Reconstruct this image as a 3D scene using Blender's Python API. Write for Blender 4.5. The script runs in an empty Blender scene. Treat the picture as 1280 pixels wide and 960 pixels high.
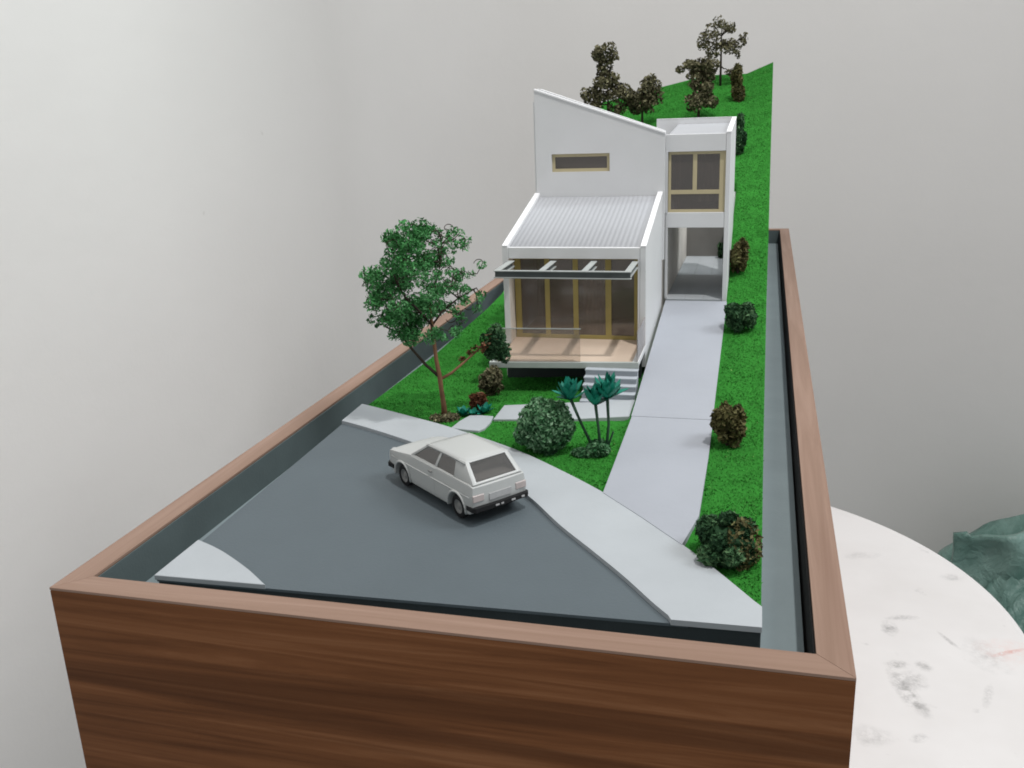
import bpy, bmesh, math, random
import numpy as np
from mathutils import Vector, Matrix, noise

S = 0.165            # metres per layout unit (the box is one unit = 16.5 cm wide); meshes are scaled at the end
PI = math.pi
sc = bpy.context.scene
col = sc.collection

# ------------------------------------------------------------------ camera, world, lamp, exposure
CAM = (0.8863895, -0.8969370, 0.5899690)
R0 = (0.966691, 0.253205, -0.037355)      # right
R1 = (0.039491, -0.291760, -0.955676)     # down
R2 = (-0.252881, 0.922368, -0.292041)     # forward
cd = bpy.data.cameras.new('camera'); cam = bpy.data.objects.new('camera', cd); col.objects.link(cam)
M3 = Matrix((R0, [-a for a in R1], [-a for a in R2])).transposed()
cam.matrix_world = Matrix.Translation(Vector(CAM) * S) @ M3.to_4x4()
cd.sensor_width = 36; cd.lens = 32.767; cd.clip_start = 0.005; cd.clip_end = 50
sc.camera = cam
sc.cycles.filter_width = 1.8

w = bpy.data.worlds.new('World'); sc.world = w; w.use_nodes = True
bg = w.node_tree.nodes['Background']; bg.inputs[0].default_value = (0.93, 0.97, 1.0, 1); bg.inputs[1].default_value = 0.46

ld = bpy.data.lights.new('lamp', 'POINT'); lamp = bpy.data.objects.new('lamp', ld); col.objects.link(lamp)
lamp.location = Vector((2.51, -0.75, 7.07)) * S
ld.energy = 33.0; ld.shadow_soft_size = 0.15 * S; ld.color = (1.0, 0.975, 0.95)

ad_ = bpy.data.lights.new('left_wall_fill', 'AREA'); fill_l = bpy.data.objects.new('left_wall_fill', ad_); col.objects.link(fill_l)  # added fill, brightens the left wall and the right-hand faces
fill_l.location = Vector((5.2, 1.3, 5.0)) * S
fill_l.rotation_euler = (Vector((-1.4, 1.1, -0.7)) - Vector((5.2, 1.3, 5.0))).to_track_quat('-Z', 'Y').to_euler()
ad_.shape = 'DISK'; ad_.size = 2.6 * S; ad_.energy = 0.86; ad_.spread = math.radians(68); ad_.color = (0.94, 0.98, 1.0)

at_ = bpy.data.lights.new('left_wall_wash', 'AREA'); wash_l = bpy.data.objects.new('left_wall_wash', at_); col.objects.link(wash_l)  # added washer along the left wall to even its brightness, no real tube
wash_l.location = Vector((-0.1, 2.1, 3.4)) * S
wash_l.rotation_euler = (Vector((-1.42, 2.1, -1.3)) - Vector((-0.1, 2.1, 3.4))).to_track_quat('-Z', 'Y').to_euler()
at_.shape = 'RECTANGLE'; at_.size = 0.3 * S; at_.size_y = 3.8 * S; at_.energy = 0.36; at_.spread = math.radians(80); at_.color = (0.92, 0.98, 1.0)

vs = sc.view_settings
vs.view_transform = 'Standard'; vs.look = 'None'; vs.gamma = 1; vs.use_curve_mapping = False; vs.exposure = 0.02

# ------------------------------------------------------------------ helpers
ORG = {}
rng = random.Random(7)
nr = np.random.default_rng(11)


def lk(o, parent=None):
    col.objects.link(o)
    if parent is not None:
        o.parent = parent
    return o


def tag(o, label=None, cat=None, group=None, kind=None):
    if label: o['label'] = label
    if cat: o['category'] = cat
    if group: o['group'] = group
    if kind: o['kind'] = kind
    return o


def empty(name, loc=(0, 0, 0), parent=None):
    o = bpy.data.objects.new(name, None); o.empty_display_size = 0.01
    lk(o, parent)
    if parent is None:
        o.location = loc; ORG[o] = Vector(loc)
    else:
        ORG[o] = ORG[parent]
    return o


def thing(name, loc, label, cat, group=None):
    return tag(empty(name, loc), label, cat, group)


class MB:
    """collects shapes in world layout units; build() links them as ONE mesh object"""
    def __init__(s): s.v = []; s.f = []; s.t = []

    def add(s, vs, fs):
        n = len(s.v); s.v += [tuple(a) for a in vs]; s.f += [tuple(i + n for i in f) for f in fs]; return s

    def hexa(s, P):   # 8 points: bottom ring 4, top ring 4
        return s.add(P, [(3, 2, 1, 0), (4, 5, 6, 7), (0, 1, 5, 4), (1, 2, 6, 5), (2, 3, 7, 6), (3, 0, 4, 7)])

    def box(s, x0, x1, y0, y1, z0, z1):
        return s.hexa([(x0, y0, z0), (x1, y0, z0), (x1, y1, z0), (x0, y1, z0), (x0, y0, z1), (x1, y0, z1), (x1, y1, z1), (x0, y1, z1)])

    def prism(s, poly, a, b, axis):
        """poly of 2-d points, extruded from a to b along axis ('x': poly=(y,z); 'y': poly=(x,z); 'z': poly=(x,y))"""
        def p(q, t):
            return (t, q[0], q[1]) if axis == 'x' else (q[0], t, q[1]) if axis == 'y' else (q[0], q[1], t)
        n = len(poly)
        vs = [p(q, a) for q in poly] + [p(q, b) for q in poly]
        fs = [tuple(range(n))[::-1], tuple(range(n, 2 * n))] + [(i, (i + 1) % n, n + (i + 1) % n, n + i) for i in range(n)]
        return s.add(vs, fs)

    def sheet(s, poly, zf, th):
        """a flat slab with outline poly whose top follows zf(x,y)"""
        n = len(poly)
        vs = [(x, y, zf(x, y)) for x, y in poly] + [(x, y, zf(x, y) - th) for x, y in poly]
        fs = [tuple(range(n)), tuple(range(n, 2 * n))[::-1]] + [(i, n + i, n + (i + 1) % n, (i + 1) % n) for i in range(n)]
        return s.add(vs, fs)

    def tube(s, pts, rad, k=6, cap=True):
        pts = [Vector(p) for p in pts]; n = len(pts)
        if not hasattr(rad, '__len__'): rad = [rad] * n
        vs = []
        up = Vector((0.3, 0.2, 1)).normalized()
        for i, p in enumerate(pts):
            d = (pts[min(i + 1, n - 1)] - pts[max(i - 1, 0)])
            d = d.normalized() if d.length > 1e-9 else Vector((0, 0, 1))
            a = d.cross(up)
            if a.length < 1e-3: a = d.cross(Vector((1, 0, 0)))
            a.normalize(); b = d.cross(a)
            for j in range(k):
                t = 2 * PI * j / k
                vs.append(p + (a * math.cos(t) + b * math.sin(t)) * rad[i])
        fs = [(i * k + j, i * k + (j + 1) % k, (i + 1) * k + (j + 1) % k, (i + 1) * k + j) for i in range(n - 1) for j in range(k)]
        if cap: fs += [tuple(range(k))[::-1], tuple(range((n - 1) * k, n * k))]
        return s.add(vs, fs)

    def build(s, name, mat, parent=None, origin=None, smooth=False, bevel=0, seg=2, tone=None, fix=True, angle=None):
        me = bpy.data.meshes.new(name)
        o = bpy.data.objects.new(name, me)
        if parent is not None:
            org = ORG[parent]; lk(o, parent); ORG[o] = org
        else:
            if origin is None:
                a = np.array(s.v); origin = ((a[:, 0].min() + a[:, 0].max()) / 2, (a[:, 1].min() + a[:, 1].max()) / 2, a[:, 2].min())
            org = Vector(origin); lk(o); o.location = org; ORG[o] = org
        a = np.array(s.v, dtype=float) - np.array(org)
        me.from_pydata(a.tolist(), [], s.f)
        if bevel or fix:
            bm = bmesh.new(); bm.from_mesh(me)
            if fix: bmesh.ops.recalc_face_normals(bm, faces=bm.faces)
            if bevel:
                es = [e for e in bm.edges if len(e.link_faces) == 2 and e.calc_face_angle(0) > 0.5]
                bmesh.ops.bevel(bm, geom=es, offset=bevel, offset_type='OFFSET', segments=seg, profile=0.5, affect='EDGES', clamp_overlap=True)
            bm.to_mesh(me); bm.free()
        if smooth:
            me.polygons.foreach_set('use_smooth', [True] * len(me.polygons))
        if angle:
            me.polygons.foreach_set('use_smooth', [True] * len(me.polygons)); me.set_sharp_from_angle(angle=angle)
        if tone is not None:
            at = me.attributes.new('tone', 'FLOAT', 'POINT'); at.data.foreach_set('value', np.asarray(tone, dtype=np.float32))
        me.materials.append(mat)
        me.update()
        return o


# ------------------------------------------------------------------ materials (procedural)
MATS = {}


def mat(name):
    m = bpy.data.materials.new(name); m.use_nodes = True
    nt = m.node_tree; b = nt.nodes['Principled BSDF']
    return m, nt, b


def coords(nt, scale):
    tc = nt.nodes.new('ShaderNodeTexCoord'); mp = nt.nodes.new('ShaderNodeMapping')
    nt.links.new(tc.outputs['Object'], mp.inputs['Vector'])
    sx = scale if hasattr(scale, '__len__') else (scale,) * 3
    mp.inputs['Scale'].default_value = [a / S for a in sx]
    return mp.outputs['Vector']


def ramp(nt, fac, stops):
    r = nt.nodes.new('ShaderNodeValToRGB'); cr = r.color_ramp
    while len(cr.elements) < len(stops): cr.elements.new(0.5)
    for e, (p, c) in zip(cr.elements, stops): e.position = p; e.color = (*c, 1)
    nt.links.new(fac, r.inputs['Fac']); return r.outputs['Color']


def noise_tex(nt, vec, scale=1, detail=4, rough=0.55, dist=0):
    n = nt.nodes.new('ShaderNodeTexNoise'); nt.links.new(vec, n.inputs['Vector'])
    n.inputs['Scale'].default_value = scale; n.inputs['Detail'].default_value = detail
    n.inputs['Roughness'].default_value = rough; n.inputs['Distortion'].default_value = dist
    return n.outputs['Fac']


def bump(nt, b, h, strength, dist):
    bp = nt.nodes.new('ShaderNodeBump'); bp.inputs['Strength'].default_value = strength; bp.inputs['Distance'].default_value = dist * S
    nt.links.new(h, bp.inputs['Height']); nt.links.new(bp.outputs['Normal'], b.inputs['Normal'])


def painted(name, c, var=0.06, scale=18, rough=0.6, bs=0.15, bd=0.002, bscale=160, spec=0.3):
    m, nt, b = mat(name)
    v = coords(nt, 1)
    n = noise_tex(nt, v, scale, 5, 0.6)
    lo = [a * (1 - var) for a in c]; hi = [min(1, a * (1 + var)) for a in c]
    nt.links.new(ramp(nt, n, [(0.3, lo), (0.7, hi)]), b.inputs['Base Color'])
    b.inputs['Roughness'].default_value = rough; b.inputs['Specular IOR Level'].default_value = spec
    if bs: bump(nt, b, noise_tex(nt, v, bscale, 3, 0.6), bs, bd)
    return m


def leafmat(name, stops, rough=0.7, trans=0.15):
    m, nt, b = mat(name)
    a = nt.nodes.new('ShaderNodeAttribute'); a.attribute_name = 'tone'
    nt.links.new(ramp(nt, a.outputs['Fac'], stops), b.inputs['Base Color'])
    b.inputs['Roughness'].default_value = rough; b.inputs['Specular IOR Level'].default_value = 0.2
    return m


def glassmat(name, tint, gloss=0.12, rough=0.08, haze=0.0, hazecol=(0.8, 0.8, 0.8)):
    m, nt, b = mat(name); out = nt.nodes['Material Output']
    t = nt.nodes.new('ShaderNodeBsdfTransparent'); t.inputs[0].default_value = (*tint, 1)
    g = nt.nodes.new('ShaderNodeBsdfGlossy'); g.inputs['Roughness'].default_value = rough; g.inputs[0].default_value = (0.9, 0.9, 0.9, 1)
    fr = nt.nodes.new('ShaderNodeFresnel'); fr.inputs[0].default_value = 1.45
    mx = nt.nodes.new('ShaderNodeMixShader')
    ad = nt.nodes.new('ShaderNodeMath'); ad.operation = 'ADD'; ad.inputs[1].default_value = gloss
    nt.links.new(fr.outputs[0], ad.inputs[0]); nt.links.new(ad.outputs[0], mx.inputs[0])
    nt.links.new(t.outputs[0], mx.inputs[1]); nt.links.new(g.outputs[0], mx.inputs[2])
    last = mx.outputs[0]
    if haze:
        d = nt.nodes.new('ShaderNodeBsdfDiffuse'); d.inputs[0].default_value = (*hazecol, 1)
        m2 = nt.nodes.new('ShaderNodeMixShader'); m2.inputs[0].default_value = haze
        nt.links.new(last, m2.inputs[1]); nt.links.new(d.outputs[0], m2.inputs[2]); last = m2.outputs[0]
    nt.links.new(last, out.inputs['Surface'])
    return m


def woodmat(name, axis, lo, mid, hi, dark, streak=1.0, rough=0.45):
    """veneer: grain runs along axis"""
    m, nt, b = mat(name)
    st = {'x': (1.7, 42, 42), 'y': (42, 1.7, 42)}[axis]
    v = coords(nt, st)
    vb = coords(nt, {'x': (0.5, 2.2, 2.2), 'y': (2.2, 0.5, 2.2)}[axis])
    warp = noise_tex(nt, vb, 1.3, 3, 0.5, 0.6)
    n1 = noise_tex(nt, v, 1.0, 8, 0.62, 1.2)
    mixv = nt.nodes.new('ShaderNodeMath'); mixv.operation = 'MULTIPLY_ADD'; mixv.inputs[1].default_value = 0.78
    nt.links.new(n1, mixv.inputs[0])
    mm = nt.nodes.new('ShaderNodeMath'); mm.operation = 'MULTIPLY'; mm.inputs[1].default_value = 0.22
    nt.links.new(warp, mm.inputs[0]); nt.links.new(mm.outputs[0], mixv.inputs[2])
    c1 = ramp(nt, mixv.outputs[0], [(0.30, lo), (0.5, mid), (0.68, hi)])
    vs_ = coords(nt, {'x': (0.55, 15, 15), 'y': (15, 0.55, 15)}[axis])
    s1 = noise_tex(nt, vs_, 1.0, 3, 0.5, 0.8)
    sm = ramp(nt, s1, [(0.33, (1, 1, 1)), (0.43, (0, 0, 0))])
    mx = nt.nodes.new('ShaderNodeMix'); mx.data_type = 'RGBA'
    sf = nt.nodes.new('ShaderNodeMath'); sf.operation = 'MULTIPLY'; sf.inputs[1].default_value = streak
    nt.links.new(sm, sf.inputs[0]); nt.links.new(sf.outputs[0], mx.inputs[0])
    nt.links.new(c1, mx.inputs[6]); mx.inputs[7].default_value = (*dark, 1)
    nt.links.new(mx.outputs[2], b.inputs['Base Color'])
    b.inputs['Roughness'].default_value = rough; b.inputs['Specular IOR Level'].default_value = 0.08
    vf = coords(nt, {'x': (3, 120, 120), 'y': (120, 3, 120)}[axis])
    bump(nt, b, noise_tex(nt, vf, 1, 2), 0.12, 0.002)
    return m


WHITE = painted('white_card', (0.665, 0.668, 0.675), 0.025, 9, 0.55, 0.06, 0.002, 120)
EDGEW = painted('bright_white_edge', (0.80, 0.80, 0.81), 0.02, 12, 0.5, 0.05, 0.001, 150)
ROOFW = painted('white_roof_sheet', (0.385, 0.392, 0.412), 0.03, 8, 0.45, 0.05, 0.002, 120)
PAVE = painted('pale_paving_card', (0.390, 0.415, 0.435), 0.05, 7, 0.7, 0.12, 0.002, 200)
DRIVE = painted('cool_grey_drive_card', (0.345, 0.362, 0.40), 0.04, 6, 0.7, 0.12, 0.002, 200)
STEPW = painted('grey_step_card', (0.38, 0.41, 0.44), 0.06, 14, 0.7, 0.1, 0.002, 200)
ROADM = painted('grey_road_paint', (0.094, 0.116, 0.129), 0.045, 5, 0.62, 0.25, 0.002, 260)
LINER = painted('dark_grey_liner', (0.085, 0.110, 0.112), 0.12, 6, 0.7, 0.2, 0.002, 200)
PLINTH = painted('dark_base_edge', (0.045, 0.055, 0.058), 0.12, 8, 0.75, 0.2, 0.002, 200)
CHAN = painted('grey_box_floor', (0.205, 0.25, 0.262), 0.08, 6, 0.65, 0.2, 0.002, 220)
LINER_SHADE = painted('black_shaded_liner', (0.006, 0.006, 0.006), 0.1, 8, 0.9, 0)  # black copy of the liner: shade on the right inner face put into colour
STEEL = painted('grey_pergola_paint', (0.36, 0.38, 0.37), 0.1, 16, 0.5, 0.1, 0.001, 200)
STEELD = painted('dark_pergola_web', (0.085, 0.095, 0.095), 0.15, 16, 0.6, 0.1, 0.001, 200)
DECKM = painted('cream_deck_veneer', (0.58, 0.465, 0.37), 0.05, 6, 0.6, 0.08, 0.001, 150)
DECKE = painted('grey_deck_edge', (0.40, 0.43, 0.41), 0.08, 14, 0.65, 0.1, 0.001, 200)
REVEAL = painted('cream_reveal', (0.70, 0.66, 0.61), 0.06, 10, 0.6, 0.06, 0.001, 150)
OCHRE = painted('ochre_frame_card', (0.36, 0.29, 0.105), 0.08, 16, 0.6, 0.1, 0.001, 200)
BEIGE = painted('beige_frame_card', (0.50, 0.43, 0.27), 0.06, 16, 0.6, 0.1, 0.001, 200)
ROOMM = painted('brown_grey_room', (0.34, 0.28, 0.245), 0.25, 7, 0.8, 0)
CONC = painted('grey_retaining_card', (0.19, 0.185, 0.175), 0.12, 9, 0.75, 0.15, 0.002, 150)
CARW = painted('white_car_body', (0.45, 0.46, 0.45), 0.015, 8, 0.33, 0.0, spec=0.45)
RUBBER = painted('black_rubber', (0.012, 0.012, 0.013), 0.1, 20, 0.7, 0)
RIMM = painted('grey_wheel_disc', (0.22, 0.22, 0.215), 0.1, 20, 0.5, 0)
SEATM = painted('grey_car_interior', (0.46, 0.45, 0.44), 0.1, 20, 0.7, 0)
TAIL = painted('pale_tail_light', (0.46, 0.40, 0.385), 0.08, 30, 0.35, 0)
PLATE = painted('grey_number_plate', (0.42, 0.42, 0.42), 0.1, 60, 0.5, 0)
BARK = painted('red_brown_bark', (0.17, 0.085, 0.045), 0.3, 30, 0.8, 0.4, 0.002, 220)
BARKD = painted('dark_bark', (0.035, 0.026, 0.018), 0.3, 30, 0.85, 0.4, 0.002, 220)
GLASS = glassmat('house_glass', (0.78, 0.72, 0.66), 0.05, 0.10, 0.19, (0.44, 0.37, 0.32))
GLASSU = glassmat('upper_glass', (0.66, 0.61, 0.57), 0.05, 0.10, 0.16, (0.36, 0.32, 0.29))
RAILG = glassmat('rail_glass', (0.93, 0.90, 0.88), 0.0, 0.15, 0.10, (0.75, 0.66, 0.6))
CARG = glassmat('car_glass', (0.66, 0.65, 0.64), -0.03, 0.45, 0.06, (0.4, 0.39, 0.38))
WOODX = woodmat('walnut_veneer_front', 'x', (0.100, 0.038, 0.015), (0.180, 0.072, 0.029), (0.265, 0.120, 0.055), (0.060, 0.023, 0.010), 0.5)
WOODY = woodmat('walnut_veneer_side', 'y', (0.100, 0.038, 0.015), (0.180, 0.072, 0.029), (0.265, 0.120, 0.055), (0.060, 0.023, 0.010), 0.5)
RIMX = woodmat('walnut_rim_front', 'x', (0.23, 0.148, 0.108), (0.275, 0.182, 0.138), (0.33, 0.225, 0.175), (0.20, 0.12, 0.09), 0.35, 0.5)
RIMY = woodmat('walnut_rim_side', 'y', (0.22, 0.142, 0.105), (0.265, 0.175, 0.133), (0.32, 0.218, 0.17), (0.20, 0.12, 0.09), 0.35, 0.5)
LAWN = painted('green_flock_ground', (0.032, 0.195, 0.027), 0.16, 26, 0.95, 0.9, 0.01, 120, spec=0.05)
GRASSM = leafmat('green_flock_fibre', [(0.0, (0.033, 0.19, 0.026)), (0.5, (0.041, 0.222, 0.032)), (0.9, (0.068, 0.27, 0.05)), (1.0, (0.24, 0.40, 0.12))], 0.9)
L_TREE = leafmat('bright_green_foam', [(0.0, (0.022, 0.10, 0.026)), (0.5, (0.055, 0.24, 0.065)), (1.0, (0.17, 0.42, 0.18))])
L_BALL = leafmat('grey_green_foam', [(0.0, (0.012, 0.07, 0.022)), (0.5, (0.075, 0.19, 0.085)), (1.0, (0.25, 0.40, 0.25))])
L_DARK = leafmat('dark_green_foam', [(0.0, (0.008, 0.035, 0.012)), (0.55, (0.035, 0.095, 0.038)), (1.0, (0.12, 0.22, 0.10))])
L_OLIVE = leafmat('olive_brown_foam', [(0.0, (0.040, 0.036, 0.018)), (0.55, (0.125, 0.115, 0.062)), (1.0, (0.28, 0.26, 0.155))])
L_RUST = leafmat('rusty_green_foam', [(0.0, (0.032, 0.032, 0.010)), (0.5, (0.105, 0.092, 0.034)), (1.0, (0.22, 0.22, 0.09))])
L_RED = leafmat('red_brown_foam', [(0.0, (0.05, 0.018, 0.008)), (0.6, (0.16, 0.06, 0.03)), (1.0, (0.30, 0.22, 0.13))])
TEAL = painted('teal_leaf_plastic', (0.012, 0.215, 0.15), 0.25, 22, 0.45, 0, spec=0.35)
STALK = painted('dark_green_stalk', (0.018, 0.055, 0.028), 0.2, 22, 0.6, 0)


def wallmat():
    m, nt, b = mat('off_white_wall')
    v = coords(nt, 1)
    n = noise_tex(nt, v, 0.7, 4, 0.55)
    c = ramp(nt, n, [(0.3, (0.70, 0.69, 0.675)), (0.7, (0.735, 0.725, 0.71))])
    sp = noise_tex(nt, v, 6.0, 2, 0.5)
    sm = ramp(nt, sp, [(0.775, (0, 0, 0)), (0.80, (1, 1, 1))])
    mx = nt.nodes.new('ShaderNodeMix'); mx.data_type = 'RGBA'
    k = nt.nodes.new('ShaderNodeMath'); k.operation = 'MULTIPLY'; k.inputs[1].default_value = 0.35
    nt.links.new(sm, k.inputs[0]); nt.links.new(k.outputs[0], mx.inputs[0])
    nt.links.new(c, mx.inputs[6]); mx.inputs[7].default_value = (0.4, 0.37, 0.34, 1)
    nt.links.new(mx.outputs[2], b.inputs['Base Color']); b.inputs['Roughness'].default_value = 0.85
    b.inputs['Specular IOR Level'].default_value = 0.15
    bump(nt, b, noise_tex(nt, v, 9, 6, 0.6), 0.10, 0.02)
    return m


def tablemat():
    """white laminate with scuffs: each stain is a place on the top (relative to its centre), size, turn, strength, colour"""
    m, nt, b = mat('scuffed_white_tabletop')
    v = coords(nt, 1)
    cur = ramp(nt, noise_tex(nt, v, 2.4, 4, 0.6), [(0.3, (0.72, 0.70, 0.69)), (0.7, (0.79, 0.775, 0.77))])
    grain = ramp(nt, noise_tex(nt, v, 34, 5, 0.75), [(0.38, (0, 0, 0)), (0.62, (1, 1, 1))])
    def math_(op, x, y):
        n = nt.nodes.new('ShaderNodeMath'); n.operation = op
        for k, q in enumerate((x, y)):
            if isinstance(q, (int, float)): n.inputs[k].default_value = q
            else: nt.links.new(q, n.inputs[k])
        return n.outputs[0]
    def lay(mask, colr):
        nonlocal cur
        mx = nt.nodes.new('ShaderNodeMix'); mx.data_type = 'RGBA'
        nt.links.new(mask, mx.inputs[0]); nt.links.new(cur, mx.inputs[6]); mx.inputs[7].default_value = (*colr, 1)
        cur = mx.outputs[2]
    G, P_ = (0.30, 0.295, 0.29), (0.62, 0.30, 0.26)
    marks = [(.737, .045, .030, .050, 0, .75, G), (.783, .118, .055, .018, .3, .55, G), (.737, -.150, .040, .026, .2, .65, G), (.808, -.139, .028, .028, 0, .7, G),
             (.748, -.285, .032, .125, .35, .75, G), (.770, -.215, .040, .060, .2, .5, G), (.897, .012, .010, .060, .5, .6, G), (.985, -.050, .060, .110, .3, .30, G), (.952, -.254, .014, .070, -.3, .45, G),
             (.635, -.49, .060, .050, .4, .35, G), (.975, .412, .045, .030, 0, .35, G), (.752, -.472, .030, .020, .5, .5, G), (.70, .52, .08, .03, .3, .25, G), (1.056, -.02, .075, .010, .55, .8, P_), (1.06, -.02, .12, .09, .2, .35, (0.80, 0.56, 0.52))]
    for x, y, rx, ry, rot, amt, colr in marks:
        tc = nt.nodes.new('ShaderNodeMapping'); tc.vector_type = 'TEXTURE'; nt.links.new(v, tc.inputs['Vector'])
        tc.inputs['Location'].default_value = (x, y, TZ - FZ); tc.inputs['Rotation'].default_value = (0, 0, rot); tc.inputs['Scale'].default_value = (rx, ry, 1)
        ln = nt.nodes.new('ShaderNodeVectorMath'); ln.operation = 'LENGTH'; nt.links.new(tc.outputs['Vector'], ln.inputs[0])
        wob = math_('MULTIPLY_ADD', noise_tex(nt, v, 16, 3, 0.6), 1.2); wob.node.inputs[2].default_value = -0.6
        d = math_('ADD', ln.outputs['Value'], wob)
        mk = ramp(nt, d, [(0.35, (1, 1, 1)), (1.0, (0, 0, 0))])
        lay(math_('MULTIPLY', math_('MULTIPLY', mk, grain), amt), colr)
    f1 = ramp(nt, noise_tex(nt, v, 11, 3, 0.7), [(0.66, (0, 0, 0)), (0.76, (1, 1, 1))])
    lay(math_('MULTIPLY', math_('MULTIPLY', f1, grain), 0.35), G)
    nt.links.new(cur, b.inputs['Base Color']); b.inputs['Roughness'].default_value = 0.5
    return m


def bagmat():
    m, nt, b = mat('green_plastic_film')
    v = coords(nt, 1)
    nt.links.new(ramp(nt, noise_tex(nt, v, 3, 4, 0.6), [(0.3, (0.08, 0.185, 0.155)), (0.7, (0.25, 0.39, 0.35))]), b.inputs['Base Color'])
    b.inputs['Roughness'].default_value = 0.35
    bump(nt, b, noise_tex(nt, v, 7, 4, 0.6, 1.5), 0.5, 0.05)
    return m


FZ, TZ = -3.7, -1.0
WALLM = wallmat(); TABLEM = tablemat(); BAGM = bagmat()
FLOORM = painted('grey_room_floor', (0.30, 0.29, 0.28), 0.1, 3, 0.7, 0)

# ------------------------------------------------------------------ the setting behind: wall with a rounded corner, floor
XC, YC, FZ = -1.42, 5.0, -3.7
pl = [(XC, -3.0)]
rad = 0.95
for i in range(13):
    a = PI - i * (PI / 2) / 12
    pl.append((XC + rad + rad * math.cos(a), YC - rad + rad * math.sin(a)))
pl.append((7.0, YC))
mb = MB(); n = len(pl)
mb.add([(x, y, FZ) for x, y in pl] + [(x, y, 7.0) for x, y in pl], [(i, i + 1, n + i + 1, n + i) for i in range(n - 1)])
tag(mb.build('wall', WALLM, origin=(0, 5, FZ), smooth=True, fix=False), kind='structure')
mb = MB().add([(XC - 0.5, -3, FZ), (7, -3, FZ), (7, YC + 0.5, FZ), (XC - 0.5, YC + 0.5, FZ)], [(0, 1, 2, 3)])
tag(mb.build('floor', FLOORM, fix=False), kind='structure')

# round table
TC, TR, TZ = (0.574, 1.761), 1.132, -1.0
t = thing('round_table', (TC[0], TC[1], FZ), 'round white tabletop with grey scuff marks under the wooden box', 'table')
k = 128
prof = [(0, TZ), (TR - 0.02, TZ), (TR - 0.006, TZ - 0.005), (TR, TZ - 0.02), (TR, TZ - 0.10), (TR - 0.03, TZ - 0.12), (0, TZ - 0.12)]
vs_, fs_ = [], []
for r_, z_ in prof[1:-1]:
    vs_ += [(TC[0] + r_ * math.cos(2 * PI * j / k), TC[1] + r_ * math.sin(2 * PI * j / k), z_) for j in range(k)]
m_ = len(prof) - 2
fs_ = [(i * k + j, i * k + (j + 1) % k, (i + 1) * k + (j + 1) % k, (i + 1) * k + j) for i in range(m_ - 1) for j in range(k)]
fs_ += [tuple(range(k)), tuple(range((m_ - 1) * k, m_ * k))]
MB().add(vs_, fs_).build('tabletop', TABLEM, t)
for a in (45, 135, 225, 315):
    a = math.radians(a)
    MB().tube([(TC[0] + 0.8 * math.cos(a), TC[1] + 0.8 * math.sin(a), TZ - 0.13), (TC[0] + 0.98 * math.cos(a), TC[1] + 0.98 * math.sin(a), FZ)], [0.06, 0.05], 12).build('leg', WHITE, t, smooth=False)

# green plastic bag on the floor against the wall
def bag():
    mb = MB()
    nu, nv = 96, 70
    cx, cy = 2.72, 4.25
    vs, fs = [], []
    for j in range(nv + 1):
        v = j / nv
        z = FZ + 2.16 * v
        for i in range(nu):
            a = 2 * PI * i / nu
            rr = 0.66 * (0.80 + 0.30 * math.sin(PI * min(1, v * 1.15)) - 0.10 * v)
            if v > 0.72: rr *= 1 - 1.0 * ((v - 0.72) / 0.28) ** 1.6
            p = Vector((math.cos(a) * 1.6, math.sin(a) * 1.6, z * 1.1))
            f = noise.noise(p * 1.2) * 0.18 + (0.5 - abs(noise.noise(Vector((p.x * 2.3, p.y * 2.3, p.z * 0.9)) + Vector((3, 1, 7))))) * 0.34 + (0.5 - abs(noise.noise(p * 4.3))) * 0.10
            rr = max(0.02, rr + f * (0.5 + 0.7 * v) * min(1, (1 - v) * 6 + 0.1))
            vs.append((cx + rr * math.cos(a), cy + 0.72 * rr * math.sin(a), z + 0.10 * noise.noise(p * 1.7) * v))
    for j in range(nv):
        for i in range(nu):
            fs.append((j * nu + i, j * nu + (i + 1) % nu, (j + 1) * nu + (i + 1) % nu, (j + 1) * nu + i))
    fs.append(tuple(range(nv * nu, nv * nu + nu)))
    mb.add(vs, fs)
    root = thing('plastic_bag', (cx, cy, FZ), 'crumpled green plastic bag standing behind the round white table', 'bag')
    mb.build('sack', BAGM, root, smooth=True)
    # a folded flap that sticks out to the left
    vs, fs = [], []
    nu, nv = 30, 30
    for sgn in (0, 1):
        for j in range(nv + 1):
            v = j / nv
            for i in range(nu + 1):
                u = i / nu
                x = 1.965 + 0.62 * u
                top = -1.80 + 0.10 * math.sin(u * 3.0) + (0.03 if u < 0.12 else 0) + 0.05 * u
                bot = -2.75 + 0.2 * u
                z = bot + (top - bot) * v
                y = 4.10 + 0.10 * noise.noise(Vector((u * 4, v * 3, 2))) + 0.07 * math.sin(u * 7 + v * 2) + sgn * (0.03 + 0.16 * math.sin(PI * u) * (1 - v))
                vs.append((x + 0.03 * noise.noise(Vector((u * 3, v * 5, 9))), y, z))
    n1 = (nu + 1) * (nv + 1)
    for sgn in (0, 1):
        for j in range(nv):
            for i in range(nu):
                b0 = sgn * n1 + j * (nu + 1) + i
                fs.append((b0, b0 + 1, b0 + nu + 2, b0 + nu + 1))
    for i in range(nu):
        b0 = nv * (nu + 1) + i
        fs.append((b0, b0 + 1, n1 + b0 + 1, n1 + b0))
    for j in range(nv):
        b0 = j * (nu + 1)
        fs.append((b0, b0 + nu + 1, n1 + b0 + nu + 1, n1 + b0))
    MB().add(vs, fs).build('flap', BAGM, root, smooth=True)
bag()

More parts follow.
